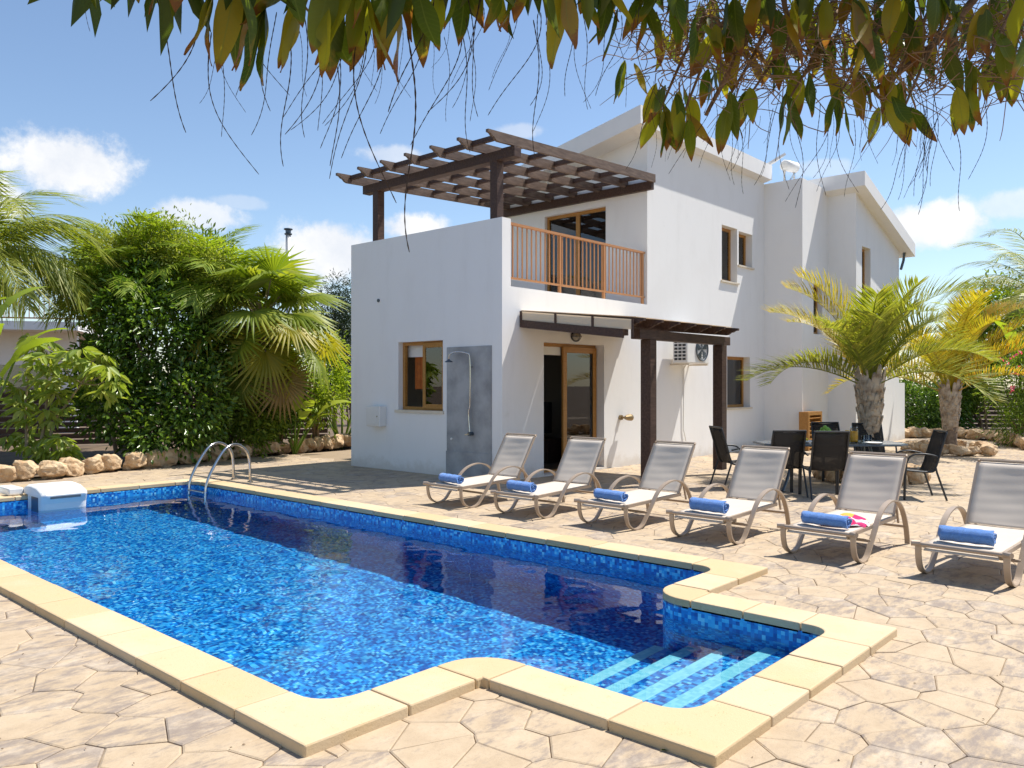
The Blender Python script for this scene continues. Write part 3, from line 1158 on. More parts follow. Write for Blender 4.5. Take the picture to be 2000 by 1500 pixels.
# terrace door
f = MB()
y0, y1, z0, z1 = BD
xw = MX + .08
f.box(xw, xw + .07, y0, y1, z1 - .07, z1).box(xw, xw + .07, y0, y0 + .06, z0, z1 - .07).box(xw, xw + .07, y1 - .06, y1, z0, z1 - .07).box(xw, xw + .07, 10.13, 10.23, z0, z1 - .07).box(xw, xw + .07, y0, y1, z0 - .01, z0 + .05)
td = vpart(f, 'terrace_door', M_OAK, bevel=.004)
vpart(MB().box(xw + .02, xw + .028, y0 + .06, 10.13, z0 + .05, z1 - .07).box(xw + .03, xw + .038, 10.23, y1 - .06, z0 + .05, z1 - .07), 'pane', M_GLASS, td)
vpart(MB().box(xw + .1, xw + .12, 10.23, y1 - .06, 4.75, 4.98), 'roller_blind', M_BLIND, td)
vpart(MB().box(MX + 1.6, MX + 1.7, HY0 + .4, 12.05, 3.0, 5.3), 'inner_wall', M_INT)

# terrace railing (belongs to the house)
rx0, rx1, ry = 9.335, 13.16, HY0 + .06
ZT, ZB = 4.02, 3.17
rail = vpart(MB().bar((rx0, ry, ZT), (rx1 + .04, ry, ZT), .05, .04).bar((rx0, ry, ZB), (rx1 + .04, ry, ZB), .04, .03), 'railing', M_RAIL)
for k in range(4):
    xx = rx0 + .02 + (rx1 - rx0 - .04) * k / 3
    vpart(MB().box(xx - .022, xx + .022, ry - .022, ry + .022, 3.02, ZT - .02), 'post', M_RAIL, rail)
nb = 33
for k in range(nb):
    xx = rx0 + .11 + (rx1 - rx0 - .2) * k / (nb - 1)
    vpart(MB().box(xx - .009, xx + .009, ry - .009, ry + .009, ZB + .015, ZT - .02), 'baluster', M_RAIL, rail)
vpart(MB().box(HX0 + .2, MX - .001, HY0 + .002, HY0 + .24, 3.021, 3.03), 'terrace_edge', M_WALL)
# grey cement shower panel and the small vent hole belong to the wall
vpart(MB().box(HX0 - .012, HX0 - .001, 8.665, 9.675, .04, 2.11), 'shower_panel', M_GREY)
vpart(MB().box(HX0 - .03, HX0 - .012, 8.665, 9.675, .04, .42), 'shower_skirting', M_GREY)
vpart(MB().tube([(HX0 - .02, 11.45, 3.0), (HX0 + .01, 11.45, 3.0)], .03, 10), 'overflow_pipe', M_SLATE)
M_SCRAPE = pmat('worn_plaster', (.55, .53, .50), .9, var=.3)

# ------------------------------------------------------------------ roof-terrace pergola
pg = tag(empty('terrace_pergola', (9.2, 10.2, TOPP)), 'brown timber pergola over the roof terrace with open rafters', 'pergola')
PGI = Matrix.Translation(-Vector((9.2, 10.2, TOPP)))


def ppart(mb, name, mat, root, inv, parent=None, **k):
    o = mb.build(name, mat, None, **k)
    o.parent = parent or root
    o.matrix_parent_inverse = inv
    return o


for yc in (11.56, 8.64):
    po = ppart(MB().box(9.14, 9.29, yc - .075, yc + .075, TOPP + .002, 5.10), 'post', M_DARKWOOD, pg, PGI, bevel=.006)
    ppart(MB().box(9.13, 9.138, yc - .03, yc + .03, TOPP + .05, TOPP + .5), 'slot', M_BLACK, pg, PGI, parent=po)
    ppart(MB().box(9.19, 9.24, yc - .083, yc - .077, TOPP + .08, TOPP + .55), 'slot', M_BLACK, pg, PGI, parent=po)
ppart(MB().box(9.135, 9.295, 8.20, 11.92, 4.97, 5.12), 'front_beam', M_DARKWOOD, pg, PGI, bevel=.006)
ppart(MB().box(MX - .10, MX - .002, 8.30, 12.15, 5.20, 5.36), 'wall_plate', M_DARKWOOD, pg, PGI, bevel=.006)


def rafter_mesh(x0, x1, z0, z1, wy, h, tail=True):
    """rafter with a curved (scalloped) tail at the x0 end, along x"""
    prof = [(x1, 0), (x1, h)]
    top = [(x0, h)]
    bot = [(x0, h * .72), (x0 + .05, h * .66), (x0 + .09, h * .45), (x0 + .13, h * .38), (x0 + .17, h * .12), (x0 + .22, 0)]
    pr = prof + top + bot
    mb = MB()
    nn_ = len(pr)

    def P(p, y):
        t = (p[0] - x0) / (x1 - x0)
        return (p[0], y, z0 + (z1 - z0) * t + p[1])
    i = len(mb.v)
    mb.v += [P(p, -wy / 2) for p in pr] + [P(p, wy / 2) for p in pr]
    mb.f.append(tuple(range(nn_)))
    mb.f.append(tuple(range(2 * nn_ - 1, nn_ - 1, -1)))
    for k in range(nn_):
        mb.f.append((k, nn_ + k, nn_ + (k + 1) % nn_, (k + 1) % nn_))
    return mb


ryy = [8.28 + k * .62 for k in range(7)]
me = rafter_mesh(8.62, 13.20, 5.125, 5.33, .05, .15).mesh('rafter', M_GREYWOOD)
for yc in ryy:
    o = bpy.data.objects.new('rafter', me)
    COL.objects.link(o)
    o.parent = pg
    o.matrix_parent_inverse = PGI
    o.location = (0, yc, 0)
for k in range(7):
    xx = 8.92 + k * .67
    zz = 5.125 + (xx - 8.62) / 4.58 * .205
    for j in range(6):
        ppart(MB().box(xx - .03, xx + .03, ryy[j] + .031, ryy[j + 1] - .031, zz + .06, zz + .135), 'batten', M_DARKWOOD, pg, PGI)

# ------------------------------------------------------------------ porch over the patio door
pc = tag(empty('porch_canopy', (11.0, 6.5, 0)), 'dark timber porch with cream roof panels over the patio door', 'pergola')
PCI = Matrix.Translation(-Vector((11.0, 6.5, 0)))
for xc in (10.21, 12.40):
    po = ppart(MB().box(xc - .085, xc + .085, 6.42, 6.59, .08, 2.16), 'post', M_DARKWOOD, pc, PCI, bevel=.006)
    ppart(MB().box(xc - .04, xc + .04, 6.46, 6.55, 0.0, .08), 'foot', M_BLACK, pc, PCI, parent=po)
    for (za, zb) in ((.55, 1.05), (1.35, 1.75)):
        ppart(MB().box(xc - .094, xc - .086, 6.475, 6.515, za, zb), 'slot', M_GREYWOOD, pc, PCI, parent=po)
ppart(MB().box(9.86, 12.62, 6.425, 6.585, 2.162, 2.30), 'front_beam', M_DARKWOOD, pc, PCI, bevel=.006)
ppart(MB().box(9.55, 12.45, HY0 - .09, HY0 - .002, 2.40, 2.53), 'wall_plate', M_DARKWOOD, pc, PCI, bevel=.006)
# rafters run from the wall down to the front beam, tails beyond it
mbr = rafter_mesh(0, 2.25, 2.30, 2.53, .06, .13)
me = bpy.data.meshes.new('rafter')
vv = [(-p[1], p[0], p[2]) for p in mbr.v]
me.from_pydata(vv, [], mbr.f)
me.materials.append(M_DARKWOOD)
for k in range(7):
    xx = 9.62 + k * .47
    o = bpy.data.objects.new('rafter', me)
    COL.objects.link(o)
    o.parent = pc
    o.matrix_parent_inverse = PCI
    o.location = (xx, 6.19, 0)
# roof sheets above the rafters
for k in range(3):
    x0, x1 = 9.57 + k * .96, 9.57 + (k + 1) * .96 - .012
    mb = MB()
    for (x, y, z) in ((x0, 6.30, 2.445), (x1, 6.30, 2.445), (x1, HY0 - .003, 2.665), (x0, HY0 - .003, 2.665)):
        mb.v.append((x, y, z))
    for (x, y, z) in ((x0, 6.30, 2.455), (x1, 6.30, 2.455), (x1, HY0 - .003, 2.675), (x0, HY0 - .003, 2.675)):
        mb.v.append((x, y, z))
    for q in ((0, 3, 2, 1), (4, 5, 6, 7), (0, 1, 5, 4), (1, 2, 6, 5), (2, 3, 7, 6), (3, 0, 4, 7)):
        mb.f.append(q)
    ppart(mb, 'roof_sheet', M_SHEET, pc, PCI)
# side of the roof: brown rail, cream infill panels with battens
ppart(MB().bar((9.55, HY0 - .05, 2.455), (9.55, 6.50, 2.22), .05, .12), 'side_beam', M_DARKWOOD, pc, PCI)
for k in range(3):
    ya, yb = HY0 - .03 - k * .70, HY0 - .03 - (k + 1) * .70 + .012
    za, zb = 2.455 - (HY0 - ya) * .114, 2.455 - (HY0 - yb) * .114
    mb = MB()
    for xx in (9.545, 9.555):
        mb.poly([(xx, ya, za + .055), (xx, yb, zb + .055), (xx, yb, zb + .20), (xx, ya, za + .20)])
    ppart(mb, 'side_panel', M_SHEET, pc, PCI)
for k in range(4):
    yy = HY0 - .03 - k * .695
    zz = 2.455 - (HY0 - yy) * .114
    ppart(MB().box(9.53, 9.544, yy - .018, yy + .018, zz - .05, zz + .205), 'batten', M_DARKWOOD, pc, PCI)

# ------------------------------------------------------------------ fittings on the walls
ac = tag(empty('air_conditioner', (14.6, HY0, 1.9)), 'white air-conditioning unit bracketed to the wall beside the porch', 'air conditioner')
ac.location = (0, 0, 0)
ax0, ax1, ay0, ay1, az0, az1 = 13.98, 14.86, HY0 - .42, HY0 - .10, 1.92, 2.50
body = MB().box(ax0, ax1, ay0, ay1, az0, az1).build('casing', M_WHITE, ac, bevel=.02)
mb = MB()
rr, cx, czz = .235, ax1 - .30, (az0 + az1) / 2
pts = [(cx + rr * math.cos(t * math.pi / 12), ay0 - .012, czz + rr * math.sin(t * math.pi / 12)) for t in range(25)]
mb.tube(pts, .012, 6, False)
for q in (.05, .10, .15, .20):
    mb.tube([(cx + q * math.cos(t * math.pi / 12), ay0 - .014, czz + q * math.sin(t * math.pi / 12)) for t in range(25)], .004, 5, False)
mb.build('fan_grille', M_SLATE, ac)
mb = MB()
for k in range(5):
    a = k * 2 * math.pi / 5
    mb.quad((cx, ay0 - .006, czz), (cx + .2 * math.cos(a), ay0 - .003, czz + .2 * math.sin(a)), (cx + .21 * math.cos(a + .5), ay0 - .007, czz + .21 * math.sin(a + .5)), (cx + .18 * math.cos(a + .8), ay0 - .004, czz + .18 * math.sin(a + .8)))
mb.build('fan_blade', M_SLATE, ac)
mb = MB()
for r_ in range(7):
    for c_ in range(3):
        mb.box(ax0 - .004, ax0 - .001, ay0 + .03 + c_ * .09, ay0 + .10 + c_ * .09, az0 + .06 + r_ * .068, az0 + .105 + r_ * .068)
mb.build('side_louvre', M_BLACK, ac)
MB().bar((ax0 + .08, HY0 - .005, az0 - .02), (ax0 + .08, ay0 - .01, az0 - .02), .04, .03).bar((ax1 - .08, HY0 - .005, az0 - .02), (ax1 - .08, ay0 - .01, az0 - .02), .04, .03).build('bracket', M_SILL, ac)
MB().tube([(ax0 + .55, HY0 - .10, az0 + .02), (ax0 + .55, HY0 - .03, az0 - .1), (ax0 + .55, HY0 - .02, .6), (ax0 + .64, HY0 - .03, .35)], .012, 6).build('drain_pipe', M_WHITE, ac)

sh = tag(empty('outdoor_shower', (HX0, 9.1, 1)), 'steel outdoor shower with overhead rose on the grey wall panel', 'shower')
sh.location = (0, 0, 0)
xp = HX0 - .07
ysh = 9.08
MB().tube(catmull([(xp, ysh, .72), (xp, ysh + .03, 1.05), (xp, ysh, 1.22), (xp, ysh, 1.90), (xp - .03, ysh + .06, 2.0), (xp - .08, ysh + .25, 2.02), (xp - .1, ysh + .36, 1.98), (xp - .1, ysh + .38, 1.90)]), .011, 8).build('pipe', M_STEEL, sh, smooth=True)
MB().lathe([(.012, .04), (.03, .02), (.065, .0), (.06, -.012), (0.001, -.012)], 16, (xp - .1, ysh + .38, 1.87)).build('shower_rose', M_SLATE, sh, smooth=True)
MB().tube([(HX0 - .01, ysh, .72), (xp - .03, ysh, .72)], .032, 10).build('valve', M_SLATE, sh)
MB().bar((xp - .03, ysh, .72), (xp - .035, ysh + .08, .70), .012, .012).build('lever', M_STEEL, sh)
MB().tube([(HX0 - .01, ysh, 1.78), (xp, ysh, 1.78)], .012, 6).build('wall_clip', M_STEEL, sh)
MB().tube([(HX0 - .012, 9.55, .62), (HX0 - .035, 9.55, .62)], .02, 8).build('tap_cap', M_WHITE, sh)

eb = tag(empty('meter_box', (0, 0, 0)), 'small white meter box on the shaded wall left of the window', 'box')
MB().box(HX0 - .15, HX0 - .001, 11.24, 11.62, .76, 1.12).build('casing', M_WHITE, eb, bevel=.012)
MB().box(HX0 - .158, HX0 - .151, 11.28, 11.58, .80, 1.08).build('door', M_WHITE, eb, bevel=.004)
MB().tube([(HX0 - .165, 11.3, .94), (HX0 - .15, 11.3, .94)], .012, 8).build('lock', M_STEEL, eb)

bl = tag(empty('bulkhead_lamp', (0, 0, 0)), 'oval black bulkhead lamp above the patio door', 'wall lamp')
mb = MB()
mb.lathe([(.001, .075), (.05, .07), (.09, .045), (.10, .0)], 18)
ov = MB()
ov.v = [(10.97 + p[0] * 1.15, HY0 - .012 - p[2], 2.32 + p[1] * .75) for p in mb.v]
ov.f = mb.f
ov.build('globe', pmat('frosted_lens', (.30, .27, .22), .25), bl, smooth=True)
mb2 = MB()
mb2.tube([(10.97 + .12 * math.cos(t * math.pi / 10), HY0 - .014, 2.32 + .08 * math.sin(t * math.pi / 10)) for t in range(21)], .014, 6, False)
mb2.tube([(10.85, HY0 - .03, 2.32), (10.90, HY0 - .085, 2.32), (11.04, HY0 - .085, 2.32), (11.09, HY0 - .03, 2.32)], .008, 6)
mb2.tube([(10.97, HY0 - .03, 2.24), (10.97, HY0 - .085, 2.27), (10.97, HY0 - .085, 2.37), (10.97, HY0 - .03, 2.40)], .008, 6)
mb2.build('cage', M_BLACK, bl)

wl = tag(empty('wall_spotlight', (0, 0, 0)), 'small bronze spotlight low on the wall right of the patio door', 'wall lamp')
BRZ = pmat('bronze_metal', (.30, .22, .12), .35, .7)
MB().tube([(12.30, HY0 - .002, .90), (12.30, HY0 - .05, .90)], .045, 12).build('wall_base', BRZ, wl)
MB().tube([(12.30, HY0 - .05, .90), (12.33, HY0 - .12, .90)], .018, 8).build('neck', BRZ, wl)
MB().tube([(12.27, HY0 - .14, .90), (12.33, HY0 - .14, .90), (12.40, HY0 - .15, .90), (12.44, HY0 - .15, .90)], [.03, .05, .062, .062], 14).build('lamp_head', BRZ, wl)

lv = tag(empty('louvred_box', (0, 0, 0)), 'small golden timber louvred box standing against the stair tower', 'box')
lx0, lx1, ly0, ly1 = 18.05, 18.85, 7.28, 7.50
MB().box(lx0, lx0 + .07, ly0, ly1, 0, .88).box(lx1 - .07, lx1, ly0, ly1, 0, .88).box(lx0 + .07, lx1 - .07, ly0, ly1, .80, .88).box(lx0 + .07, lx1 - .07, ly1 - .02, ly1, 0, .80).build('frame', M_OAK, lv)
for k in range(8):
    MB().bar((lx0 + .07, ly0 + .03, .06 + k * .095), (lx1 - .07, ly0 + .03, .06 + k * .095), .05, .015, up=(0, .7, 1)).build('slat', M_OAK, lv)

so = tag(empty('solar_water_heater', (0, 0, 0)), 'solar water heater with white tank on the main roof', 'water heater')
MB().tube([(18.96, 8.25, 6.82), (18.99, 8.25, 6.82), (19.40, 8.15, 6.82), (19.43, 8.15, 6.82)], [.07, .13, .13, .07], 18).build('tank', M_WHITE, so, smooth=True)
MB().bar((18.40, 8.75, 6.60), (18.85, 8.30, 6.98), .70, .06).build('collector_panel', M_WHITE, so)
MB().bar((19.0, 8.25, 6.25), (19.0, 8.25, 6.72), .04, .04).bar((19.38, 8.17, 6.25), (19.38, 8.17, 6.72), .04, .04).bar((18.95, 8.2, 6.27), (19.45, 8.15, 6.75), .03, .03).build('stand', M_STEEL, so)

tvs = tag(empty('television', (0, 0, 0)), 'black flat television on a dark stand inside the patio door', 'television')
tvs.location = (12.0, 10.4, .02)
MB().box(-.05, .05, -.55, .55, .55, 1.15).build('screen', M_BLACK, tvs)
MB().box(-.25, .25, -.7, .7, 0, .45).build('cabinet', M_DARKWOOD, tvs)
MB().box(-.04, .04, -.1, .1, .45, .55).build('foot', M_BLACK, tvs)

# ------------------------------------------------------------------ pool ladder, filter unit
ld = tag(empty('pool_ladder', (5.9, 11.3, 0)), 'stainless steel pool ladder with two curved handrails at the pool edge', 'ladder')
ld.location = (0, 0, 0)
for (yw, yf) in ((11.60, 11.84), (11.10, 11.34)):
    pts = catmull([(5.70, yw, -1.0), (5.70, yw, -.3), (5.72, yw, .06), (5.86, yw + .04, .32), (6.06, yw + .10, .54), (6.26, yw + .17, .60), (6.44, yw + .22, .52), (6.53, yf, .36), (6.55, yf, .0)], 7)
    MB().tube(pts, .021, 10).build('handrail', M_STEEL, ld, smooth=True)
    MB().lathe([(.045, 0.0), (.045, .012), (.022, .02)], 14, (6.55, yf, .002)).build('anchor_ring', M_STEEL, ld)
for zz in (-.06, -.32, -.58, -.84):
    MB().box(5.665, 5.735, 11.12, 11.58, zz - .012, zz + .012).build('rung', M_STEEL, ld, bevel=.008)

fu = tag(empty('pool_filter_unit', (0, 0, 0)), 'white plastic filter unit hanging over the pool end', 'pool filter')
prof = [(11.98, .06), (11.98, .15), (11.85, .19), (11.65, .20), (11.45, .185), (11.27, .135), (11.22, .09), (11.27, -.02), (11.30, -.30), (11.78, -.30), (11.78, .06)]


def filt(x0, x1, s=1.0):
    mb = MB()
    k = len(prof)
    secs = [(x0, .90), (x0 + .05, 1.0), (x1 - .05, 1.0), (x1, .90)]
    cy_, cz_ = 11.6, .0
    for (x, sc_) in secs:
        for p in prof:
            mb.v.append((x, cy_ + (p[0] - cy_) * sc_, cz_ + (p[1] - cz_) * (sc_ if p[1] > .1 else 1)))
    for a in range(3):
        for j in range(k):
            mb.f.append((a * k + j, a * k + (j + 1) % k, (a + 1) * k + (j + 1) % k, (a + 1) * k + j))
    mb.f.append(tuple(range(k))[::-1])
    mb.f.append(tuple(3 * k + j for j in range(k)))
    return mb


filt(3.60, 4.16).build('housing', M_WHITE, fu, bevel=.02)
MB().box(3.70, 4.06, 11.225, 11.262, .045, .075).build('slot', M_SLATE, fu)
MB().box(3.595, 3.612, 11.36, 11.60, -.28, .06).build('side_opening', M_SLATE, fu)
MB().box(3.42, 3.60, 11.90, 12.35, .052, .15).build('arm', M_WHITE, fu, bevel=.02)
cv = tag(empty('cover_lid', (0, 0, 0)), 'flat white plastic lid lying on the paving beside the filter unit', 'lid')
MB().box(2.55, 3.38, 12.12, 12.60, .004, .10).build('lid', M_WHITE, cv, bevel=.03)

# ------------------------------------------------------------------ sun loungers and towels
ARM = [(-.175, .275), (-.175, .16), (-.13, .06), (-.02, .006), (.10, .03), (.19, .12), (.28, .22), (.39, .345), (.52, .42), (.69, .45), (.85, .42), (.97, .335), (1.055, .20), (1.10, .06), (1.105, .003)]


def smooth2(P, n=5):
    return [(p.x, p.y) for p in catmull([(a, b, 0) for a, b in P], n)]


def make_lounger():
    root = empty('sun_lounger')
    for s in (-1, 1):
        MB().band(smooth2(ARM), s * .305, .045, .014).build('arm_frame', M_TAUPE, root)
        MB().bar((-.17, s * .265, .245), (.90, s * .265, .275), .026, .032).build('side_rail', M_TAUPE, root)
        MB().tube([(-.185, s * .29, .262), (-.215, s * .345, .262)], .022, 8).build('end_cap', M_TAUPE, root)
        MB().bar((.86, s * .262, .285), (1.19, s * .262, .80), .024, .028).build('back_rail', M_TAUPE, root)
        MB().bar((.98, s * .24, .46), (1.06, s * .24, .20), .018, .018).build('prop', M_TAUPE, root)
    MB().tube([(-.185, -.30, .255), (-.185, .30, .255)], .018, 8).build('crossbar', M_TAUPE, root)
    MB().tube([(1.07, -.30, .17), (1.07, .30, .17)], .014, 8).build('crossbar', M_TAUPE, root)
    MB().tube([(.22, -.30, .15), (.22, .30, .15)], .013, 8).build('crossbar', M_TAUPE, root)
    # seat sling, sagging a little
    mb = MB()
    NX, NY = 36, 10

    def seat(i, j):
        u, v = i / NX, j / NY * 2 - 1
        x = -.205 + u * 1.08
        z = .258 + u * .03 - .022 * (1 - v * v) * math.sin(math.pi * min(1, u * 1.05)) - (.045 * (1 - u * 9) if u < .11 else 0)
        z += (.0010 * math.sin(u * 37 + 2 * v) + .001 * math.sin(u * 19 - v)) * (1 - v ** 4)
        return (x, v * .258, z)

    def back(i, j):
        u, v = i / NX, j / NY * 2 - 1
        x = .86 + .335 * u + (.05 * max(0, u - .93) / .07) - .025 * (1 - v * v) * 0
        z = .29 + .52 * u - .0 + (-.02 * max(0, u - .95) / .05)
        off = .02 * (1 - v * v) * math.sin(math.pi * u)
        off += (.0009 * math.sin(u * 41 + 1.5 * v) + .0009 * math.sin(u * 17 - 2 * v)) * (1 - v ** 4)
        return (x + off * .84, v * .256, z - off * .54 + .012)
    for fn, nm in ((seat, 'seat_sling'), (back, 'back_sling')):
        mb = MB()
        for i in range(NX + 1):
            for j in range(NY + 1):
                mb.v.append(fn(i, j))
        for i in range(NX):
            for j in range(NY):
                q = i * (NY + 1) + j
                mb.f.append((q, q + 1, q + NY + 2, q + NY + 1))
        o = mb.build(nm, M_SLING, root, smooth=True)
        sm = o.modifiers.new('thick', 'SOLIDIFY')
        sm.thickness = .006
    MB().tube([(1.20, -.262, .815), (1.225, -.262, .825), (1.225, .262, .825), (1.20, .262, .815)], .014, 8).build('top_bar', M_TAUPE, root)
    return root


def make_towel():
    """a towel rolled up: spiral cross-section drawn out along y"""
    mb = MB()
    K, NYt = 60, 12
    rt = random.Random(3)
    prof = []
    for k in range(K + 1):
        t = k / K
        a = -t * 2 * math.pi * 2.6 - 1.2
        r = .014 + .050 * t + .0025 * math.sin(9 * a)
        prof.append((r * math.cos(a) * 1.1, r * math.sin(a) * .96 + .062))
    for j in range(NYt + 1):
        y = -.205 + .41 * j / NYt
        for k, p in enumerate(prof):
            t = k / K
            wob = .003 * math.sin(j * 1.7 + k * .35)
            mb.v.append((p[0] + wob, y + (.008 * math.sin(k * .45) if j in (0, NYt) else 0), p[1] + wob * .6))
    for j in range(NYt):
        for k in range(K):
            q = j * (K + 1) + k
            mb.f.append((q, q + 1, q + K + 2, q + K + 1))
    o = mb.build('rolled_towel', M_TOWEL, None, smooth=True)
    s = o.modifiers.new('thick', 'SOLIDIFY')
    s.thickness = .012
    return o


lng = make_lounger()
twl = make_towel()
YC = [(7.29, -1.5, 7.01), (6.11, .8, 7.00), (4.96, -2.0, 7.08), (3.83, -.8, 7.08), (2.69, -2.2, 7.05), (1.57, -3.4, 6.99)]
LL = ['taupe mesh sun lounger next to the grey shower wall', 'second taupe sun lounger counting from the shower wall', 'third taupe sun lounger counting from the shower wall, before the porch post',
      'taupe sun lounger standing between the porch and the dining table', 'taupe sun lounger carrying a pink towel besides a blue one', 'taupe sun lounger at the end of the row farthest from the shower wall']
TL = ['rolled blue towel on the lounger next to the shower wall', 'rolled blue towel on the second lounger from the shower wall', 'rolled blue towel on the third lounger from the shower wall',
      'rolled blue towel on the lounger before the dining table', 'rolled blue towel lying in front of the pink towel', 'rolled blue towel on the lounger farthest from the shower wall']
rt = random.Random(8)
for k, (yc, ang, xc) in enumerate(YC):
    o = lng if k == 0 else copy_tree(lng)
    o.location = (xc, yc, 0)
    o.rotation_euler = (0, 0, R(ang))
    tag(o, LL[k], 'sun lounger', 'sun loungers lined up along the pool')
    t = twl if k == 0 else copy_tree(twl)
    cxy = Matrix.Rotation(R(ang), 4, 'Z') @ Vector((rt.uniform(-.03, .03) + .0, rt.uniform(-.01, .05), 0))
    t.location = (xc + cxy.x, yc + cxy.y, .268)
    t.rotation_euler = (0, 0, R(ang + rt.uniform(-9, 9)))
    t.scale = (1, rt.uniform(.88, 1.0), rt.uniform(.9, 1.05))
    tag(t, TL[k], 'towel', 'rolled blue towels on the loungers')


def pink_mat():
    m = bpy.data.materials.new('pink_print_towel')
    g = G(nt_new(m))
    tc = g.n('ShaderNodeTexCoord')
    v = g.n('ShaderNodeTexVoronoi')
    v.inputs['Scale'].default_value = 11
    g.l(tc.outputs['Object'], v.inputs['Vector'])
    c = g.ramp(v.outputs['Color'], [(0, (.75, .03, .16)), (.45, (.80, .06, .22)), (.55, (.85, .45, .08)), (.7, (.85, .80, .75)), (1, (.75, .03, .2))], 'CONSTANT')
    p = g.n('ShaderNodeBsdfPrincipled')
    p.inputs['Roughness'].default_value = .95
    g.l(c, p.inputs['Base Color'])
    g.l(g.bump(g.noise(tc.outputs['Object'], 180, 3), .6, .01), p.inputs['Normal'])
    o = g.n('ShaderNodeOutputMaterial')
    g.l(p.outputs[0], o.inputs[0])
    return m


mb = MB()
NXp, NYp = 26, 30
rp = np.random.default_rng(2)
ph = rp.uniform(0, 6.28, 8)
for i in range(NXp + 1):
    for j in range(NYp + 1):
        u, v = i / NXp * 2 - 1, j / NYp * 2 - 1
        edge = max(0.0, 1 - (abs(u) ** 3)) ** .5 * max(0.0, 1 - (abs(v) ** 4)) ** .5
        z = .055 * edge * (1 + .35 * math.sin(3.1 * u + ph[0] + 2 * v) + .25 * math.sin(6 * v + ph[1] + u * 3)) + .01 * math.sin(9 * u + 4 * v)
        mb.v.append((u * .14 + .02 * math.sin(3 * v + ph[2]), v * .19 + .015 * math.sin(5 * u), max(.004, z + .012)))
for i in range(NXp):
    for j in range(NYp):
        q = i * (NYp + 1) + j
        mb.f.append((q, q + 1, q + NYp + 2, q + NYp + 1))
pt = mb.build('crumpled_towel', pink_mat(), None, smooth=True, loc=(7.05 + .22, 2.69 - .08, .262))
pt.rotation_euler = (0, 0, .3)
tag(pt, 'crumpled pink and white patterned towel on a lounger', 'towel')

# ------------------------------------------------------------------ dining set


def make_chair():
    """local: seat faces +x"""
    root = empty('dining_chair')
    for s in (-1, 1):
        MB().tube(catmull([(.20, s * .26, 0), (.19, s * .26, .30), (.17, s * .26, .50), (.10, s * .27, .585), (-.05, s * .27, .60), (-.20, s * .265, .57)], 5), .0125, 8).build('armrest', M_BLACK, root, smooth=True)
        MB().tube([(-.32, s * .25, 0), (-.20, s * .245, .36), (-.19, s * .235, .42)], .0135, 8).build('leg', M_BLACK, root)
        MB().tube([(.20, s * .24, 0), (.19, s * .235, .38)], .0135, 8).build('leg', M_BLACK, root)
        MB().tube(catmull([(.20, s * .225, .385), (-.12, s * .225, .365), (-.19, s * .225, .42), (-.26, s * .225, .65), (-.33, s * .22, .88)], 5), .0125, 8).build('side_rail', M_BLACK, root, smooth=True)
    MB().tube([(-.33, -.225, .885), (-.33, .225, .885)], .014, 8).build('top_bar', M_BLACK, root)
    mb = MB()
    path = smooth2([(.21, .392), (.05, .375), (-.12, .372), (-.185, .43), (-.25, .65), (-.325, .88)], 4)
    for (x, z) in path:
        for v in (-1, -.33, .33, 1):
            mb.v.append((x + .0, v * .222, z - .012 * (1 - v * v)))
    for i in range(len(path) - 1):
        for j in range(3):
            q = i * 4 + j
            mb.f.append((q, q + 1, q + 5, q + 4))
    half = len(path) // 2
    o = mb.build('sling', M_BLACKSLING, root, smooth=True)
    s_ = o.modifiers.new('thick', 'SOLIDIFY')
    s_.thickness = .004
    return root


def place(o, x, f, rz):
    p = at_ground_fwd(x, f)
    o.location = (p.x, p.y, 0)
    o.rotation_euler = (0, 0, rz)


FW = YAW                    # heading straight away from the viewpoint
RT = YAW - R(90)            # heading to the right of it
ch = make_chair()
spots = [(1440, 11.75, RT + R(8), 'black mesh dining chair at the table end beside the porch post'),
         (1523, 11.05, FW + R(4), 'black mesh dining chair on the pool side of the table, next to the porch'),
         (1608, 10.85, FW - R(3), 'black mesh dining chair on the pool side of the table, away from the porch'),
         (1628, 12.75, FW + R(182), 'black mesh dining chair on the villa side of the table, next to the fruit bowl'),
         (1708, 12.45, FW + R(176), 'black mesh dining chair on the villa side of the table, beneath the palm'),
         (1785, 10.75, RT + R(172), 'black mesh dining chair at the table end farthest from the porch')]
for k, (x, f, a, lab) in enumerate(spots):
    o = ch if k == 0 else copy_tree(ch)
    place(o, x, f, a)
    tag(o, lab, 'chair', 'black chairs round the dining table')
tb = empty('dining_table')
TZ = .665
place(tb, 1618, 11.75, RT)
mb = MB()
oct_ = [(-1.02, -.28), (-.84, -.46), (.84, -.46), (1.02, -.28), (1.02, .28), (.84, .46), (-.84, .46), (-1.02, .28)]
mb.prism(oct_, TZ - .03, TZ - .008)
mb.build('table_frame', M_SLATE, tb, bevel=.006)
MB().prism([(p[0] * .985, p[1] * .97) for p in oct_], TZ - .007, TZ).build('glass_top', pmat('grey_glass', (.16, .20, .22), .08, spec=.8), tb)
for s in (-1, 1):
    for q in (-1, 1):
        MB().tube(catmull([(s * .55, q * .10, TZ - .03), (s * .58, q * .14, .45), (s * .66, q * .22, .2), (s * .80, q * .40, .004)], 4), .022, 8).build('leg', M_SLATE, tb)
    MB().bar((s * .57, -.13, .42), (s * .57, .13, .42), .03, .03).build('leg_brace', M_SLATE, tb)
tag(tb, 'slate grey octagonal dining table with glass top set for breakfast', 'table')


def on_table(x, f):
    p = at_ground_fwd(x, f, TZ + .001)
    return p


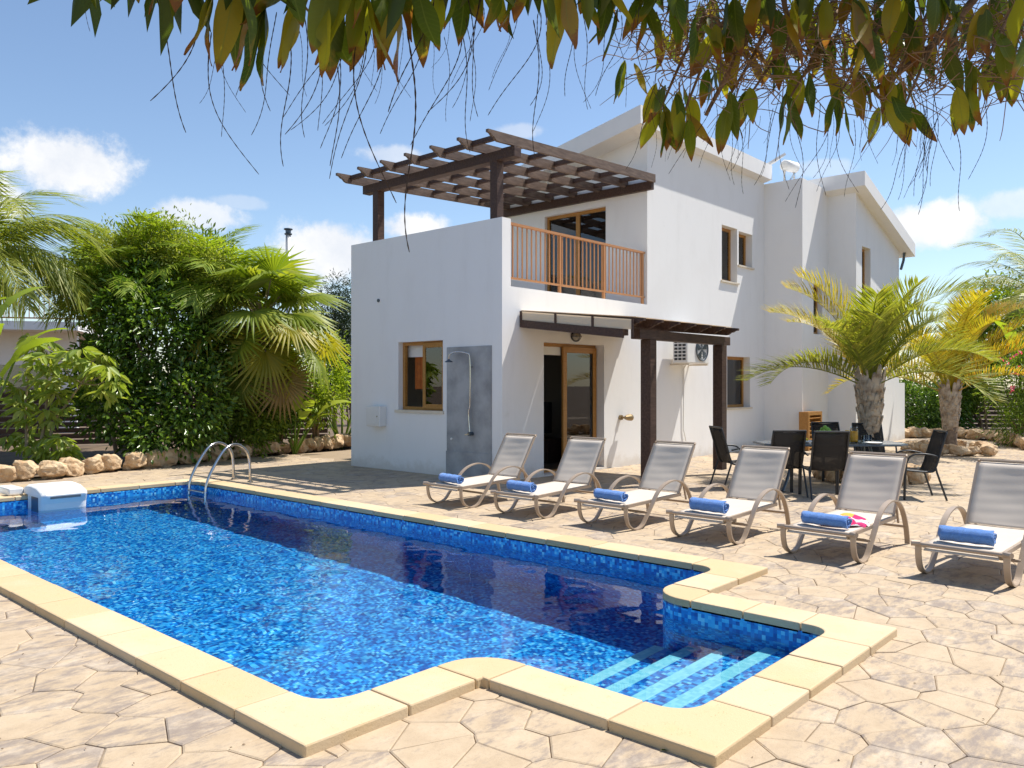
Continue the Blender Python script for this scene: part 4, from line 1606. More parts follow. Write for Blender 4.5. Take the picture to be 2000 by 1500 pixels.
# tableware
def jug(x, f, lab):
    r = empty('juice_jug', on_table(x, f))
    MB().lathe([(.001, .002), (.052, .002), (.056, .03), (.056, .17), (.045, .20), (.05, .225)], 18).build('glass', M_CLEAR, r, smooth=True)
    MB().lathe([(.001, .006), (.049, .006), (.052, .03), (.052, .165), (.001, .165)], 18).build('juice', pmat('orange_juice', (.95, .45, .012), .5), r, smooth=True)
    tag(r, lab, 'jug', 'juice on the dining table')


jug(1668, 11.65, 'tall glass jug of orange juice on the dining table')
r = empty('honey_jar', on_table(1655, 11.8))
MB().lathe([(.001, .002), (.042, .002), (.046, .05), (.044, .12), (.03, .15), (.03, .17), (.001, .17)], 16).build('jar', pmat('amber_jelly', (.65, .38, .03), .25), r, smooth=True)
tag(r, 'shorter amber jar beside the juice jug on the dining table', 'jar')
for k, x in enumerate((1688, 1697)):
    r = empty('drinking_glass', on_table(x, 11.6 + .1 * k))
    MB().lathe([(.001, .002), (.034, .002), (.036, .015), (.039, .11), (.036, .11), (.033, .018), (.001, .012)], 16).build('tumbler', M_CLEAR, r, smooth=True)
    tag(r, ('clear empty tumbler next to the orange juice jug', 'clear empty tumbler next to the dinner plate')[k], 'glass', 'tumblers by the juice')
r = empty('fruit_bowl', on_table(1612, 11.95))
MB().lathe([(.001, .004), (.06, .004), (.10, .03), (.16, .09), (.155, .09), (.095, .036), (.001, .012)], 20).build('bowl', M_WHITE, r, smooth=True)
tag(r, 'white bowl heaped with green fruit on the dining table', 'bowl')
rg = random.Random(6)
mbg = MB()
for k in range(34):
    a, rr_ = rg.uniform(0, 6.28), rg.uniform(0, .12)
    c = (rr_ * math.cos(a), rr_ * math.sin(a), .10 + .10 * (1 - rr_ / .14) + rg.uniform(-.01, .02))
    mbg.lathe([(.001, -.022), (.016, -.015), (.022, 0), (.016, .015), (.001, .022)], 8, c)
tag(mbg.build('grapes', pmat('green_grape', (.22, .42, .05), .35), r, smooth=True), kind='stuff')
r = empty('banana_plate', on_table(1565, 11.65))
MB().lathe([(.001, .004), (.10, .004), (.15, .022), (.148, .026), (.10, .010), (.001, .008)], 20).build('plate', M_WHITE, r, smooth=True)
for k in range(5):
    MB().tube(catmull([(-.12, -.05 + k * .028, .03), (-.04, -.03 + k * .028, .06 + .008 * k), (.05, -.03 + k * .028, .06 + .008 * k), (.12, -.05 + k * .028, .035)], 4), [.006] + [.018] * 11 + [.006], 8).build('banana', pmat('banana_yellow', (.80, .55, .03), .5), r, smooth=True)
tag(r, 'plate of yellow bananas on the dining table', 'plate')
r = empty('dinner_plate', on_table(1705, 11.4))
MB().lathe([(.001, .004), (.08, .004), (.125, .02), (.123, .024), (.08, .010), (.001, .008)], 20).build('plate', M_WHITE, r, smooth=True)
tag(r, 'empty white dinner plate near the tumblers on the dining table', 'plate')

# ------------------------------------------------------------------ rocks
def rock_mesh(seed, n=2):
    import bmesh
    bm = bmesh.new()
    bmesh.ops.create_icosphere(bm, subdivisions=4, radius=.5)
    rr = np.random.default_rng(seed)
    planes = []
    for k in range(16):
        d = rr.normal(size=3)
        d /= np.linalg.norm(d)
        planes.append((Vector(d), rr.uniform(.27, .45)))
    from mathutils import noise as mnoise
    off = Vector(rr.uniform(-50, 50, 3))
    for v in bm.verts:
        for (d, h) in planes:
            q = v.co.dot(d)
            if q > h:
                v.co -= d * (q - h) * .96
        nrm = v.co.normalized()
        v.co += nrm * (.085 * mnoise.noise(v.co * 3.2 + off) + .05 * mnoise.noise(v.co * 8 + off))
    me = bpy.data.meshes.new('stone')
    bm.to_mesh(me)
    bm.free()
    me.materials.append(M_ROCK)
    return me


ROCKS = [rock_mesh(k) for k in range(7)]
rk = random.Random(21)


def stone_row(name, label, pts, size, hgt, step=.85):
    root = tag(empty(name, (0, 0, 0)), label, 'stone border')
    P = [Vector((*p, 0)) for p in pts]
    dist = 0
    for a, b in zip(P[:-1], P[1:]):
        L = (b - a).length
        d = dist
        while d < L:
            s = size * rk.uniform(.75, 1.25)
            c = a + (b - a) * ((d + s * .5) / L)
            o = bpy.data.objects.new('stone', rk.choice(ROCKS))
            COL.objects.link(o)
            o.parent = root
            ang = math.atan2((b - a).y, (b - a).x)
            o.location = (c.x + rk.uniform(-.05, .05), c.y + rk.uniform(-.05, .05), hgt * .42)
            o.scale = (s * 1.15, s * rk.uniform(.8, 1.0), hgt * rk.uniform(1.0, 1.3))
            o.rotation_euler = (rk.uniform(-.15, .15), rk.uniform(-.15, .15), ang + rk.uniform(-.25, .25) + rk.choice((0, math.pi)))
            d += s * step
        dist = d - L
    return root


stone_row('stone_border', 'honey limestone border in front of the left planting bed', [(2.6, 14.2), (4.4, 14.05), (5.5, 14.38), (6.76, 14.65), (8.05, 15.0), (9.5, 15.48), (10.7, 15.75), (12.4, 16.15)], .46, .35)
stone_row('stone_border', 'low limestone border beyond the villa below the far hedge', [(24.0, 7.2), (25.3, 6.2), (24.6, 4.9), (22.6, 4.0), (20.6, 3.1), (19.0, 2.3)], .45, .36)
PALM1 = Vector((13.35, 4.40, 0))
PALM2 = Vector((19.5, 4.74, 0))
for c, rr_, lab in ((PALM1, .72, 'ring of limestone rocks round the palm behind the dining table'), (PALM2, .75, 'ring of limestone rocks round the farther yellow palm')):
    stone_row('stone_ring', lab, [(c.x + rr_ * math.cos(t * math.pi / 5), c.y + rr_ * math.sin(t * math.pi / 5)) for t in range(11)], .36, .28)

# ------------------------------------------------------------------ foliage


def np_mesh(name, V, Fq, mat, smooth=False):
    me = bpy.data.meshes.new(name)
    V = np.asarray(V, dtype=np.float32)
    Fq = np.asarray(Fq, dtype=np.int32)
    nf, k = Fq.shape
    me.vertices.add(len(V))
    me.vertices.foreach_set('co', V.ravel())
    me.loops.add(nf * k)
    me.loops.foreach_set('vertex_index', Fq.ravel())
    me.polygons.add(nf)
    me.polygons.foreach_set('loop_start', np.arange(0, nf * k, k, dtype=np.int32))
    me.update(calc_edges=True)
    me.materials.append(mat)
    if smooth:
        me.shade_smooth()
    return me


def leaves_np(pos, dirs, L, W, rng, fold=.25, curl=.15):
    """one folded 6-vertex blade for each position, as two quads"""
    n = len(pos)
    d = dirs / np.linalg.norm(dirs, axis=1, keepdims=True)
    up = rng.normal(size=(n, 3)) * .5 + np.array([0, 0, 1.0])
    s = np.cross(d, up)
    s /= np.linalg.norm(s, axis=1, keepdims=True) + 1e-9
    u = np.cross(s, d)
    L = (L * rng.uniform(.7, 1.25, n))[:, None]
    W = (W * rng.uniform(.75, 1.2, n))[:, None]
    b = pos
    l1 = pos + d * L * .30 + s * W * .42 + u * W * fold
    l2 = pos + d * L * .68 + s * W * .40 + u * W * fold - u * L * curl * .4
    t = pos + d * L - u * L * curl
    r2 = pos + d * L * .68 - s * W * .40 + u * W * fold - u * L * curl * .4
    r1 = pos + d * L * .30 - s * W * .42 + u * W * fold
    V = np.stack([b, l1, l2, t, r2, r1], 1).reshape(-1, 3)
    k = np.arange(n)[:, None] * 6
    Fq = np.concatenate([k + np.array([[0, 1, 2, 3]]), k + np.array([[0, 3, 4, 5]])], 0)
    return V, Fq


def clump_cloud(ells, nclump, per, cr, L, W, seed, shell=.5, droop=.2, zmin=.05):
    """leaves gathered in clumps through a volume of ellipsoids"""
    rng = np.random.default_rng(seed)
    wts = np.array([e[3] * e[4] * e[5] for e in ells]) ** .66
    idx = rng.choice(len(ells), nclump, p=wts / wts.sum())
    E_ = np.array(ells)[idx]
    dv = rng.normal(size=(nclump, 3))
    dv /= np.linalg.norm(dv, axis=1, keepdims=True)
    rad = rng.uniform(shell, 1.0, nclump)[:, None] * rng.uniform(.88, 1.1, nclump)[:, None]
    C = E_[:, :3] + dv * rad * E_[:, 3:6]
    C[:, 2] = np.maximum(C[:, 2], zmin)
    c = np.repeat(C, per, 0)
    o = np.repeat(dv, per, 0)
    jit = rng.normal(size=c.shape)
    pos = c + jit * cr * .55
    dirs = o * .7 + jit * .7 + rng.normal(size=c.shape) * .5 + np.array([0, 0, -droop])
    return leaves_np(pos, dirs, L, W, rng)


LM = {}


def lmat(key, *a, **k):
    if key not in LM:
        LM[key] = leaf_mat(key, *a, **k)
    return LM[key]


GREEN_DARK = lambda: lmat('dark_glossy_leaf', (.042, .088, .013), (.11, .20, .028), (.28, .39, .065), rough=.27, trans=.35, spec=.6)
GREEN_MID = lambda: lmat('mid_green_leaf', (.08, .14, .018), (.17, .25, .032), (.30, .36, .06), trans=.42)
GREEN_OLIVE = lambda: lmat('olive_fine_leaf', (.16, .20, .04), (.29, .33, .06), (.44, .44, .10), trans=.42)
GREEN_LIME = lambda: lmat('lime_leaf', (.15, .23, .022), (.28, .37, .04), (.42, .47, .07), trans=.45)
PALM_G = lambda: lmat('palm_green_leaflet', (.15, .19, .03), (.27, .30, .045), (.44, .40, .07), trans=.42)
PALM_Y = lambda: lmat('palm_yellow_leaflet', (.24, .25, .025), (.42, .36, .035), (.55, .38, .04), trans=.42)
PALM_O = lambda: lmat('palm_orange_leaflet', (.28, .26, .025), (.48, .36, .035), (.52, .26, .035), trans=.42)


def shrub(name, label, cat, base, ells, nclump, per, cr, L, W, mat, seed, stems=3, shell=.45, group=None, droop=.2):
    root = tag(empty(name, base), label, cat, group)
    V, Fq = clump_cloud(ells, nclump, per, cr, L, W, seed, shell, droop, zmin=.05 - base[2])
    o = bpy.data.objects.new('crown', np_mesh('crown', V, Fq, mat))
    COL.objects.link(o)
    o.parent = root
    o['kind'] = 'stuff'
    rng = random.Random(seed)
    for k in range(stems):
        e = rng.choice(ells)
        t = MB()
        tipp = Vector((e[0] + rng.uniform(-.5, .5) * e[3], e[1] + rng.uniform(-.5, .5) * e[4], e[2] + .3 * e[5]))
        b0 = Vector((rng.uniform(-.15, .15), rng.uniform(-.15, .15), -.1))
        mid = (b0 + tipp) / 2 + Vector((rng.uniform(-.1, .1), rng.uniform(-.1, .1), .1))
        t.tube(catmull([b0, mid, tipp], 4), [.05 - .005 * q for q in range(9)], 6).build('trunk', M_TWIG, root)
    return root


def pinnate_mesh(L, arch, nlf, lf, wid, vee, droop, seed, mat, twist=0.0, ragged=.0):
    """feather frond from the origin along +x; arch bends it downwards; leaflets in V"""
    rng = np.random.default_rng(seed)
    N = 22
    t = np.linspace(0, 1, N)
    ang = np.cumsum(np.concatenate([[0], np.full(N - 1, -arch / (N - 1)) * (0.4 + 1.2 * t[1:])]))
    xs_ = np.concatenate([[0], np.cumsum(np.cos(ang[:-1]) * L / (N - 1))])
    zs_ = np.concatenate([[0], np.cumsum(np.sin(ang[:-1]) * L / (N - 1))])
    P = np.stack([xs_, np.zeros(N), zs_], 1)
    V, Fq = [], []

    def add(a, b, c, d):
        i = len(V)
        V.extend([a, b, c, d])
        Fq.append((i, i + 1, i + 2, i + 3))
    # rachis: a flat-topped strip pair
    w0 = .018 * (L / 2.0) + .006
    for k in range(N - 1):
        wa, wb = w0 * (1 - t[k] * .85), w0 * (1 - t[k + 1] * .85)
        y = np.array([0, 1, 0])
        up = np.array([0, 0, 1])
        add(P[k] - y * wa, P[k + 1] - y * wb, P[k + 1] + up * wb * .8, P[k] + up * wa * .8)
        add(P[k] + up * wa * .8, P[k + 1] + up * wb * .8, P[k + 1] + y * wb, P[k] + y * wa)
        add(P[k] + y * wa, P[k + 1] + y * wb, P[k + 1] - y * wb, P[k] - y * wa)
    for s in (-1, 1):
        for k in range(nlf):
            u = .16 + .84 * (k + rng.uniform(-.3, .3)) / nlf
            u = min(max(u, .1), .999)
            fi = u * (N - 1)
            i = min(int(fi), N - 2)
            fr = fi - i
            p = P[i] * (1 - fr) + P[i + 1] * fr
            tg = P[i + 1] - P[i]
            tg /= np.linalg.norm(tg)
            side = np.array([0, s, 0])
            upn = np.cross(tg, np.array([0, 1, 0.]))
            upn = -upn if upn[2] < 0 else upn
            ll = lf * (math.sin(math.pi * min(.97, .14 + .80 * u)) ** .7) * rng.uniform(.85, 1.1)
            fwd_ = .55 + .35 * u
            d = side * math.cos(vee) + upn * math.sin(vee) + tg * fwd_ + rng.normal(size=3) * .09
            d /= np.linalg.norm(d)
            m1 = p + d * ll * .5 + np.array([0, 0, -droop * ll * .12])
            e = p + d * ll + np.array([0, 0, -droop * ll * .55]) + rng.normal(size=3) * ragged * ll
            wv = np.cross(d, upn)
            wv /= np.linalg.norm(wv) + 1e-9
            wv = wv * wid * .5
            add(p - wv * .5, m1 - wv, m1 + wv, p + wv * .5)
            add(m1 - wv, e - wv * .12, e + wv * .12, m1 + wv)
    return np_mesh('frond', np.array(V), np.array(Fq), mat)


def put_frond(me, root, loc, azim, elev, roll=0.0, s=1.0, name='frond'):
    o = bpy.data.objects.new(name, me)
    COL.objects.link(o)
    o.parent = root
    o.rotation_mode = 'QUATERNION'
    q = (Matrix.Rotation(azim, 4, 'Z') @ Matrix.Rotation(-elev, 4, 'Y') @ Matrix.Rotation(roll, 4, 'X')).to_quaternion()
    o.rotation_quaternion = q
    o.location = loc
    o.scale = (s, s, s)
    return o


def ringed_trunk(root, h, r0, r1, mat=None, lean=(0, 0), name='trunk'):
    mb = MB()
    n_ = max(8, int(h / .09))
    pts, rr = [], []
    for k in range(n_ + 1):
        t = k / n_
        pts.append((lean[0] * t * t, lean[1] * t * t, -.1 + (h + .1) * t))
        rr.append((r0 + (r1 - r0) * t) * (1.0 + (.06 if k % 2 else 0)))
    return mb.tube(pts, rr, 12).build(name, mat or M_BARK, root, smooth=True)


def boots(root, z0, z1, r0, r1, n_, seed):
    """overlapping dry leaf bases hugging the trunk: each one a curved shield"""
    rng = random.Random(seed)
    for k in range(n_):
        t = k / (n_ - 1)
        a = k * 2.399
        z = z0 + (z1 - z0) * t
        rad = r0 + (r1 - r0) * t
        mb = MB()
        W, H = rng.uniform(.15, .21), rng.uniform(.34, .50)
        for i in range(6):
            u = i / 5
            ww = W * (1 - .80 * u ** .8)
            out = rad * (1 - .15 * u) + .02 + .07 * u * u
            for j in range(5):
                v = j / 4 * 2 - 1
                an = v * ww / max(rad, .08) * .5
                mb.v.append((out * math.cos(a + an), out * math.sin(a + an), z + H * u - .03 * v * v))
        for i in range(5):
            for j in range(4):
                q = i * 5 + j
                mb.f.append((q, q + 1, q + 6, q + 5))
        o = mb.build('leaf_base', M_BOOT, root, smooth=True)
        sm = o.modifiers.new('thick', 'SOLIDIFY')
        sm.thickness = .015


# --- the two triangle palms
def triangle_palm(base, label, hb, mats, seed, L, s_az, nfr):
    root = tag(empty('triangle_palm', base), label, 'palm tree')
    rng = random.Random(seed)
    ringed_trunk(root, hb, .14, .14)
    boots(root, hb - .80, hb + .02, .13, .20, 44, seed)
    meshes = [pinnate_mesh(L * rng.uniform(.9, 1.05), rng.uniform(1.0, 1.7), 78, .55, .021, R(36), .30, seed * 10 + k, mats[k % len(mats)]) for k in range(6)]
    for k in range(nfr):
        az_ = s_az + (k % 3) * 2 * math.pi / 3 + (k // 3) * .31 + rng.uniform(-.22, .22)
        t = k / nfr
        el_ = R(28 + 56 * t ** .8 + rng.uniform(-7, 7))
        put_frond(meshes[k % 6], root, (.07 * math.cos(az_), .07 * math.sin(az_), hb + .02 + .12 * t), az_, el_, rng.uniform(-.35, .35), rng.uniform(.9, 1.08))
    return root


triangle_palm(PALM1, 'green triangle palm with arching fronds behind the dining table', 1.42, [PALM_G(), PALM_G(), PALM_Y()], 31, 2.1, YAW + R(95), 22)
triangle_palm(PALM2, 'yellowing triangle palm standing beyond the dining table', 1.25, [PALM_Y(), PALM_O(), PALM_Y()], 47, 2.7, YAW + R(80), 20)


def queen_palm(base, label, h, L, nfr, seed, mat, el_lo=-10, el_hi=65, arch=1.9, droop=1.6, lf=.55, wid=.018, nlf=70):
    root = tag(empty('feather_palm', base), label, 'palm tree')
    rng = random.Random(seed)
    ringed_trunk(root, h, .17, .11)
    ms = [pinnate_mesh(L * rng.uniform(.9, 1.1), arch * rng.uniform(.8, 1.15), nlf, lf, wid, R(8), droop, seed * 7 + k, mat, ragged=.05) for k in range(4)]
    for k in range(nfr):
        az_ = k * 2.399 + rng.uniform(-.2, .2)
        el_ = R(el_lo + (el_hi - el_lo) * (k / nfr) + rng.uniform(-6, 6))
        put_frond(ms[k % 4], root, (0, 0, h), az_, el_, rng.uniform(-.5, .5), rng.uniform(.85, 1.1))
    return root


queen_palm(at_ground_fwd(2035, 24), 'tall feathery palm behind the oleander', 4.1, 3.3, 20, 5, PALM_G(), 5, 80, 1.7, 1.5)
queen_palm(at_ground_fwd(-40, 14.9), 'feathery palm with long drooping fronds beside the neighbouring house', 3.9, 2.7, 32, 6, lmat('queen_leaflet', (.13, .18, .025), (.26, .30, .04), (.42, .40, .07), trans=.42), 0, 70, 1.9, 1.9, .62, .028, 50)
queen_palm(at_ground_fwd(250, 17.0), 'areca palm rising behind the big dark shrub', 3.3, 2.2, 30, 9, GREEN_LIME(), 15, 82, 1.5, 1.0, .6, .03, 56)
queen_palm(at_ground_fwd(400, 17.2), 'second areca palm rising behind the olive-leaved bush', 3.3, 2.1, 30, 12, GREEN_LIME(), 15, 82, 1.5, 1.0, .6, .03, 56)


# --- fan palm
def fan_mesh(rad, seed, mat, nseg=34, spread=R(300)):
    rng = np.random.default_rng(seed)
    V, Fq = [], []
    for k in range(nseg):
        a0 = -spread / 2 + spread * k / nseg
        a1 = -spread / 2 + spread * (k + 1) / nseg
        am = (a0 + a1) / 2
        Lk = rad * rng.uniform(.88, 1.05) * (1 - .18 * abs(am) / (spread / 2))
        split = .50

        def P(a, r, z):
            return np.array([r * math.cos(a), r * math.sin(a), z])
        dr = lambda r: -.16 * rad * (r / rad) ** 2
        i = len(V)
        r1 = Lk * split
        V.extend([P(a0, .02, 0), P(a0, r1, dr(r1) - .022), P(am, r1, dr(r1) + .026), P(am, .02, 0.006),
                  P(a1, r1, dr(r1) - .022), P(a1, .02, 0)])
        Fq.append((i, i + 1, i + 2, i + 3))
        Fq.append((i + 3, i + 2, i + 4, i + 5))
        tip = P(am + rng.normal() * .02, Lk, dr(Lk) - .26 * rad * rng.uniform(.1, 1.0))
        V.extend([tip, tip + np.array([.002, .002, 0])])
        Fq.append((i + 1, i + 6, i + 7, i + 2))
        Fq.append((i + 2, i + 7, i + 6, i + 4))
    return np_mesh('fan_leaf', np.array(V), np.array(Fq), mat)


def fan_palm(base, label, h, seed):
    root = tag(empty('fan_palm', base), label, 'palm tree')
    rng = random.Random(seed)
    LEAN = Vector((SA, -CA, 0)) * .95
    ringed_trunk(root, h, .27, .20, lean=(LEAN.x, LEAN.y))
    boots(root, .1, h * .45, .24, .22, 20, seed)
    FM = [fan_mesh(.98, seed + k, m_) for k, m_ in enumerate((lmat('fan_leaf_green', (.15, .22, .025), (.24, .30, .035), (.34, .37, .05), trans=.45), lmat('fan_leaf_yellow', (.28, .28, .035), (.44, .38, .05), trans=.45), lmat('fan_leaf_dry', (.24, .16, .06), (.33, .23, .09), trans=.2), LM['fan_leaf_green']))]
    for k in range(38):
        t = k / 37
        az_ = k * 2.399
        el_ = R(-68 + 140 * t ** .9 + rng.uniform(-8, 8))
        Lp = rng.uniform(.8, 1.2)
        d = Vector((math.cos(az_) * math.cos(el_), math.sin(az_) * math.cos(el_), math.sin(el_)))
        st = LEAN + Vector((0, 0, h - .1 + .25 * t))
        tip = st + d * Lp + Vector((0, 0, -.10))
        m_ = FM[2] if t < .06 else FM[1] if t < .5 and k % 2 else FM[0] if k % 3 else FM[3]
        lf = put_frond(m_, root, tip, az_ + rng.uniform(-.2, .2), el_ - R(28), rng.uniform(-.4, .4), rng.uniform(.9, 1.1), 'fan_leaf')
        MB().tube([st, (st + tip) / 2 + Vector((0, 0, .05)), tip], [.022, .016, .012], 6).build('leaf_stalk', M_STEM, root)
    return root


fan_palm(at_ground_fwd(425, 16.8), 'fan palm with shaggy trunk and pleated leaves in the left bed', 2.75, 77)


# --- paddle-leaved plants
def paddle_mesh(L, W, seed, mat):
    rng = np.random.default_rng(seed)
    N = 12
    V, Fq = [], []
    for k in range(N + 1):
        t = k / N
        wv = W * .5 * (math.sin(math.pi * min(1, .06 + .94 * t)) ** .55) * (1 - .25 * t)
        x = L * t
        z = .10 * L * math.sin(t * math.pi * .6) - .30 * L * t ** 3
        dz = .22 * wv
        V += [(x, -wv, z + dz + rng.normal() * .01), (x, 0, z), (x, wv, z + dz + rng.normal() * .01)]
    for k in range(N):
        for j in (0, 1):
            if rng.random() < .07 and 2 < k < N - 1:
                continue
            q = k * 3 + j
            Fq.append((q, q + 1, q + 4, q + 3))
    return np_mesh('leaf', np.array(V), np.array(Fq), mat, True)


def paddle_plant(base, label, n_, L, stalk, seed, mat):
    root = tag(empty('paddle_leaf_plant', base), label, 'plant')
    rng = random.Random(seed)
    ms = [paddle_mesh(L * rng.uniform(.85, 1.1), L * .42, seed + k, mat) for k in range(3)]
    for k in range(n_):
        az_ = k * 2.399 + rng.uniform(-.3, .3)
        el_ = R(rng.uniform(52, 84))
        sl = stalk * rng.uniform(.7, 1.15)
        d = Vector((math.cos(az_) * math.cos(el_), math.sin(az_) * math.cos(el_), math.sin(el_)))
        tip = d * sl
        MB().tube([(0, 0, -.05), d * sl * .5, tip], [.028, .02, .014], 6).build('stalk', GREEN_MID(), root)
        put_frond(ms[k % 3], root, tip, az_, el_ - R(25), rng.uniform(-.5, .5), rng.uniform(.8, 1.1), 'leaf')
    return root


paddle_plant(at_ground_fwd(-75, 11.6), 'giant paddle-leaved plant at the near end of the left bed', 9, 1.05, 2.3, 3, GREEN_LIME())
paddle_plant(at_ground_fwd(575, 17.6), 'small paddle-leaved plant in front of the fan palm', 9, .8, .85, 5, GREEN_LIME())
paddle_plant(at_ground_fwd(668, 19.6), 'paddle-leaved plant close to the shaded villa wall', 11, .9, 1.3, 8, GREEN_LIME())
paddle_plant(at_ground_fwd(1995, 21.5), 'tall paddle-leaved plant behind the pink oleander', 9, 1.2, 3.0, 15, GREEN_LIME())


# --- umbrella-leaved shrub in front of the dark bush
def whorl_mesh(seed, mat, n_=10, L=.26):
    rng = np.random.default_rng(seed)
    a = np.arange(n_) * 2 * np.pi / n_ + rng.uniform(-.15, .15, n_)
    dirs = np.stack([np.cos(a), np.sin(a), rng.uniform(-.75, -.1, n_)], 1)
    V, Fq = leaves_np(dirs * .03, dirs, L, .085, rng, .1, .25)
    return np_mesh('leaf_whorl', V, Fq, mat)


um = tag(empty('umbrella_shrub', at_ground_fwd(85, 14.1)), 'umbrella-leaved shrub with pale stems before the big dark shrub', 'shrub')
UMAT = lmat('umbrella_leaf', (.17, .25, .04), (.29, .37, .07), (.45, .46, .13), trans=.4)
WM = [whorl_mesh(k, UMAT) for k in range(4)]
ru = random.Random(14)
b_ = um.location
UPT = [(60, 700), (95, 690), (120, 715), (150, 700), (180, 705), (215, 720), (170, 740), (70, 760), (40, 790), (85, 800), (110, 770), (60, 830), (30, 800), (100, 850), (130, 860), (75, 870), (50, 660), (80, 670), (190, 690), (205, 745), (35, 850), (115, 885), (90, 740), (20, 740), (140, 680)]
UNODE = []
for path in ([(50, 905), (52, 850), (50, 790), (58, 720)], [(112, 905), (100, 840), (130, 790), (160, 748)], [(60, 890), (85, 840), (92, 760), (90, 700)]):
    Pm = [at_fwd(x, y, 14.1) - b_ for x, y in path]
    Pm[0].z = -.08
    cm = catmull(Pm, 6)
    UNODE += cm[3:]
    MB().tube(cm, [.034 - .001 * q for q in range(len(cm))], 8).build('main_stem', M_STEM, um, smooth=True)
for k, (x, y) in enumerate(UPT):
    p = at_fwd(x, y, 14.1 + ru.uniform(-.45, .45)) - b_
    bp = min(UNODE, key=lambda q: (q - p).length + (2 if q.z > p.z + .1 else 0))
    MB().tube(catmull([bp, bp * .45 + p * .55 + Vector((0, 0, -.05)), p], 3), [.013, .012, .011, .010, .009, .008, .007], 6).build('stem', M_STEM, um)
    for q in range(3):
        o = bpy.data.objects.new('leaf_whorl', WM[(k + q) % 4])
        COL.objects.link(o)
        o.parent = um
        o.location = (p.x + ru.uniform(-.13, .13), p.y + ru.uniform(-.13, .13), p.z - .12 * q + ru.uniform(-.04, .06))
        o.rotation_euler = (ru.uniform(-.5, .5), ru.uniform(-.5, .5), ru.uniform(0, 6))
        o.scale = (1.15 - .15 * q,) * 3


def rel(base, lst):
    return [(e[0].x - base.x, e[0].y - base.y, e[0].z - base.z, e[1], e[2], e[3]) for e in lst]


B = at_ground_fwd(300, 15.7)
shrub('dark_shrub', 'huge dark glossy shrub spilling over the limestone border', 'shrub', B,
      rel(B, [(at_fwd(300, 660, 15.8), 1.25, 1.0, 1.25), (at_fwd(235, 790, 15.4), .95, .8, .8), (at_fwd(375, 790, 15.4), .75, .75, .8), (at_fwd(330, 850, 15.1), .95, .6, .45), (at_fwd(250, 590, 16.0), .8, .8, .8), (at_fwd(195, 720, 15.7), .5, .6, .7), (at_fwd(390, 680, 15.9), .55, .6, .8)]),
      900, 15, .22, .125, .062, GREEN_DARK(), 101, 5, .55)
B = at_ground_fwd(375, 16.6)
shrub('olive_bush', 'fine olive-leaved bush growing above the dark shrub', 'shrub', B,
      rel(B, [(at_fwd(230, 500, 16.6), .8, .7, .6), (at_fwd(350, 520, 16.4), .9, .8, .95), (at_fwd(425, 560, 16.2), .62, .7, .9), (at_fwd(300, 480, 16.9), .8, .8, .6), (at_fwd(420, 650, 16.2), .5, .5, .7)]),
      620, 22, .2, .075, .028, GREEN_OLIVE(), 102, 4, .4)
B = at_ground_fwd(225, 17.4)
shrub('leafy_tree', 'mid green leafy tree rising behind the dark shrub', 'tree', B,
      rel(B, [(at_fwd(220, 520, 17.9), .9, .8, .8), (at_fwd(170, 570, 17.8), .7, .7, .8), (at_fwd(300, 490, 18.0), .8, .8, .6), (at_fwd(390, 500, 18), .8, .7, .5)]),
      520, 14, .24, .15, .05, GREEN_MID(), 103, 4, .35)
for k, (x, y, f, rx, rz, lab, mk) in enumerate((
        (490, 800, 17.0, .85, .65, 'low green shrub at the foot of the fan palm', GREEN_MID), (545, 770, 17.9, .7, .8, 'low dark shrub between the fan palm and the small paddle plant', GREEN_DARK), (625, 735, 18.8, .8, 1.25, 'bright green shrub between the two paddle-leaved plants', GREEN_LIME))):
    B = at_ground_fwd(x, f)
    shrub('low_shrub', lab, 'shrub', B, rel(B, [(at_fwd(x, y, f), rx, .6, rz), (at_fwd(x - 15, y + 50, f - .2), rx * .9, .5, .5)]), 260, 14, .2, .11, .045, mk(), 110 + k, 3, .5, None)
for k, (x, y, f, rx, rz, lab) in enumerate(((655, 620, 30, .75, 1.7, 'tall dark conifer behind the villa corner'), (683, 640, 31, .9, 1.9, 'broader dark conifer hidden partly by the villa wall'))):
    B = at_ground_fwd(x, f)
    shrub('conifer', lab, 'tree', B, rel(B, [(at_fwd(x, y, f), rx, .8, rz), (at_fwd(x, y + 80, f), rx * 1.25, 1, 1.6)]), 420, 16, .3, .16, .03, lmat('conifer_needle', (.02, .04, .018), (.05, .085, .04), trans=.15), 120 + k, 2, .4)
# right side
B = at_ground_fwd(1800, 25.5)
shrub('hedge', 'clipped glossy hedge beyond the end of the villa', 'hedge', B, rel(B, [(at_fwd(1790, 795, 25.5), 1.1, .8, .95), (at_fwd(1850, 800, 26.5), 1.2, .8, .8)]), 420, 16, .22, .12, .06, GREEN_DARK(), 130, 3, .6)
B = at_ground_fwd(1990, 20.0)
OLE = shrub('oleander', 'big oleander bush with pink flowers on the right', 'shrub', B, rel(B, [(at_fwd(1995, 760, 20), .85, .8, 1.0), (at_fwd(2060, 700, 20.5), 1.1, 1, 1.5), (at_fwd(1985, 830, 19.6), .6, .6, .5)]), 520, 16, .22, .14, .026, GREEN_MID(), 131, 4, .4)
rf = np.random.default_rng(9)
fp = []
for (x, y) in ((1970, 705), (1985, 725), (1978, 760), (1995, 690), (2020, 650)):
    c = at_fwd(x, y, 19.25) - B
    for q in range(9):
        fp.append((c.x + rf.normal() * .06, c.y + rf.normal() * .06, c.z + rf.normal() * .05))
V, Fq = leaves_np(np.array(fp), rf.normal(size=(len(fp), 3)) + np.array([0, 0, .4]), .07, .06, rf)
o = bpy.data.objects.new('flowers', np_mesh('flowers', V, Fq, leaf_mat('pink_petal', (.65, .05, .20), (.75, .12, .30), trans=.3)))
COL.objects.link(o)
o.parent = OLE
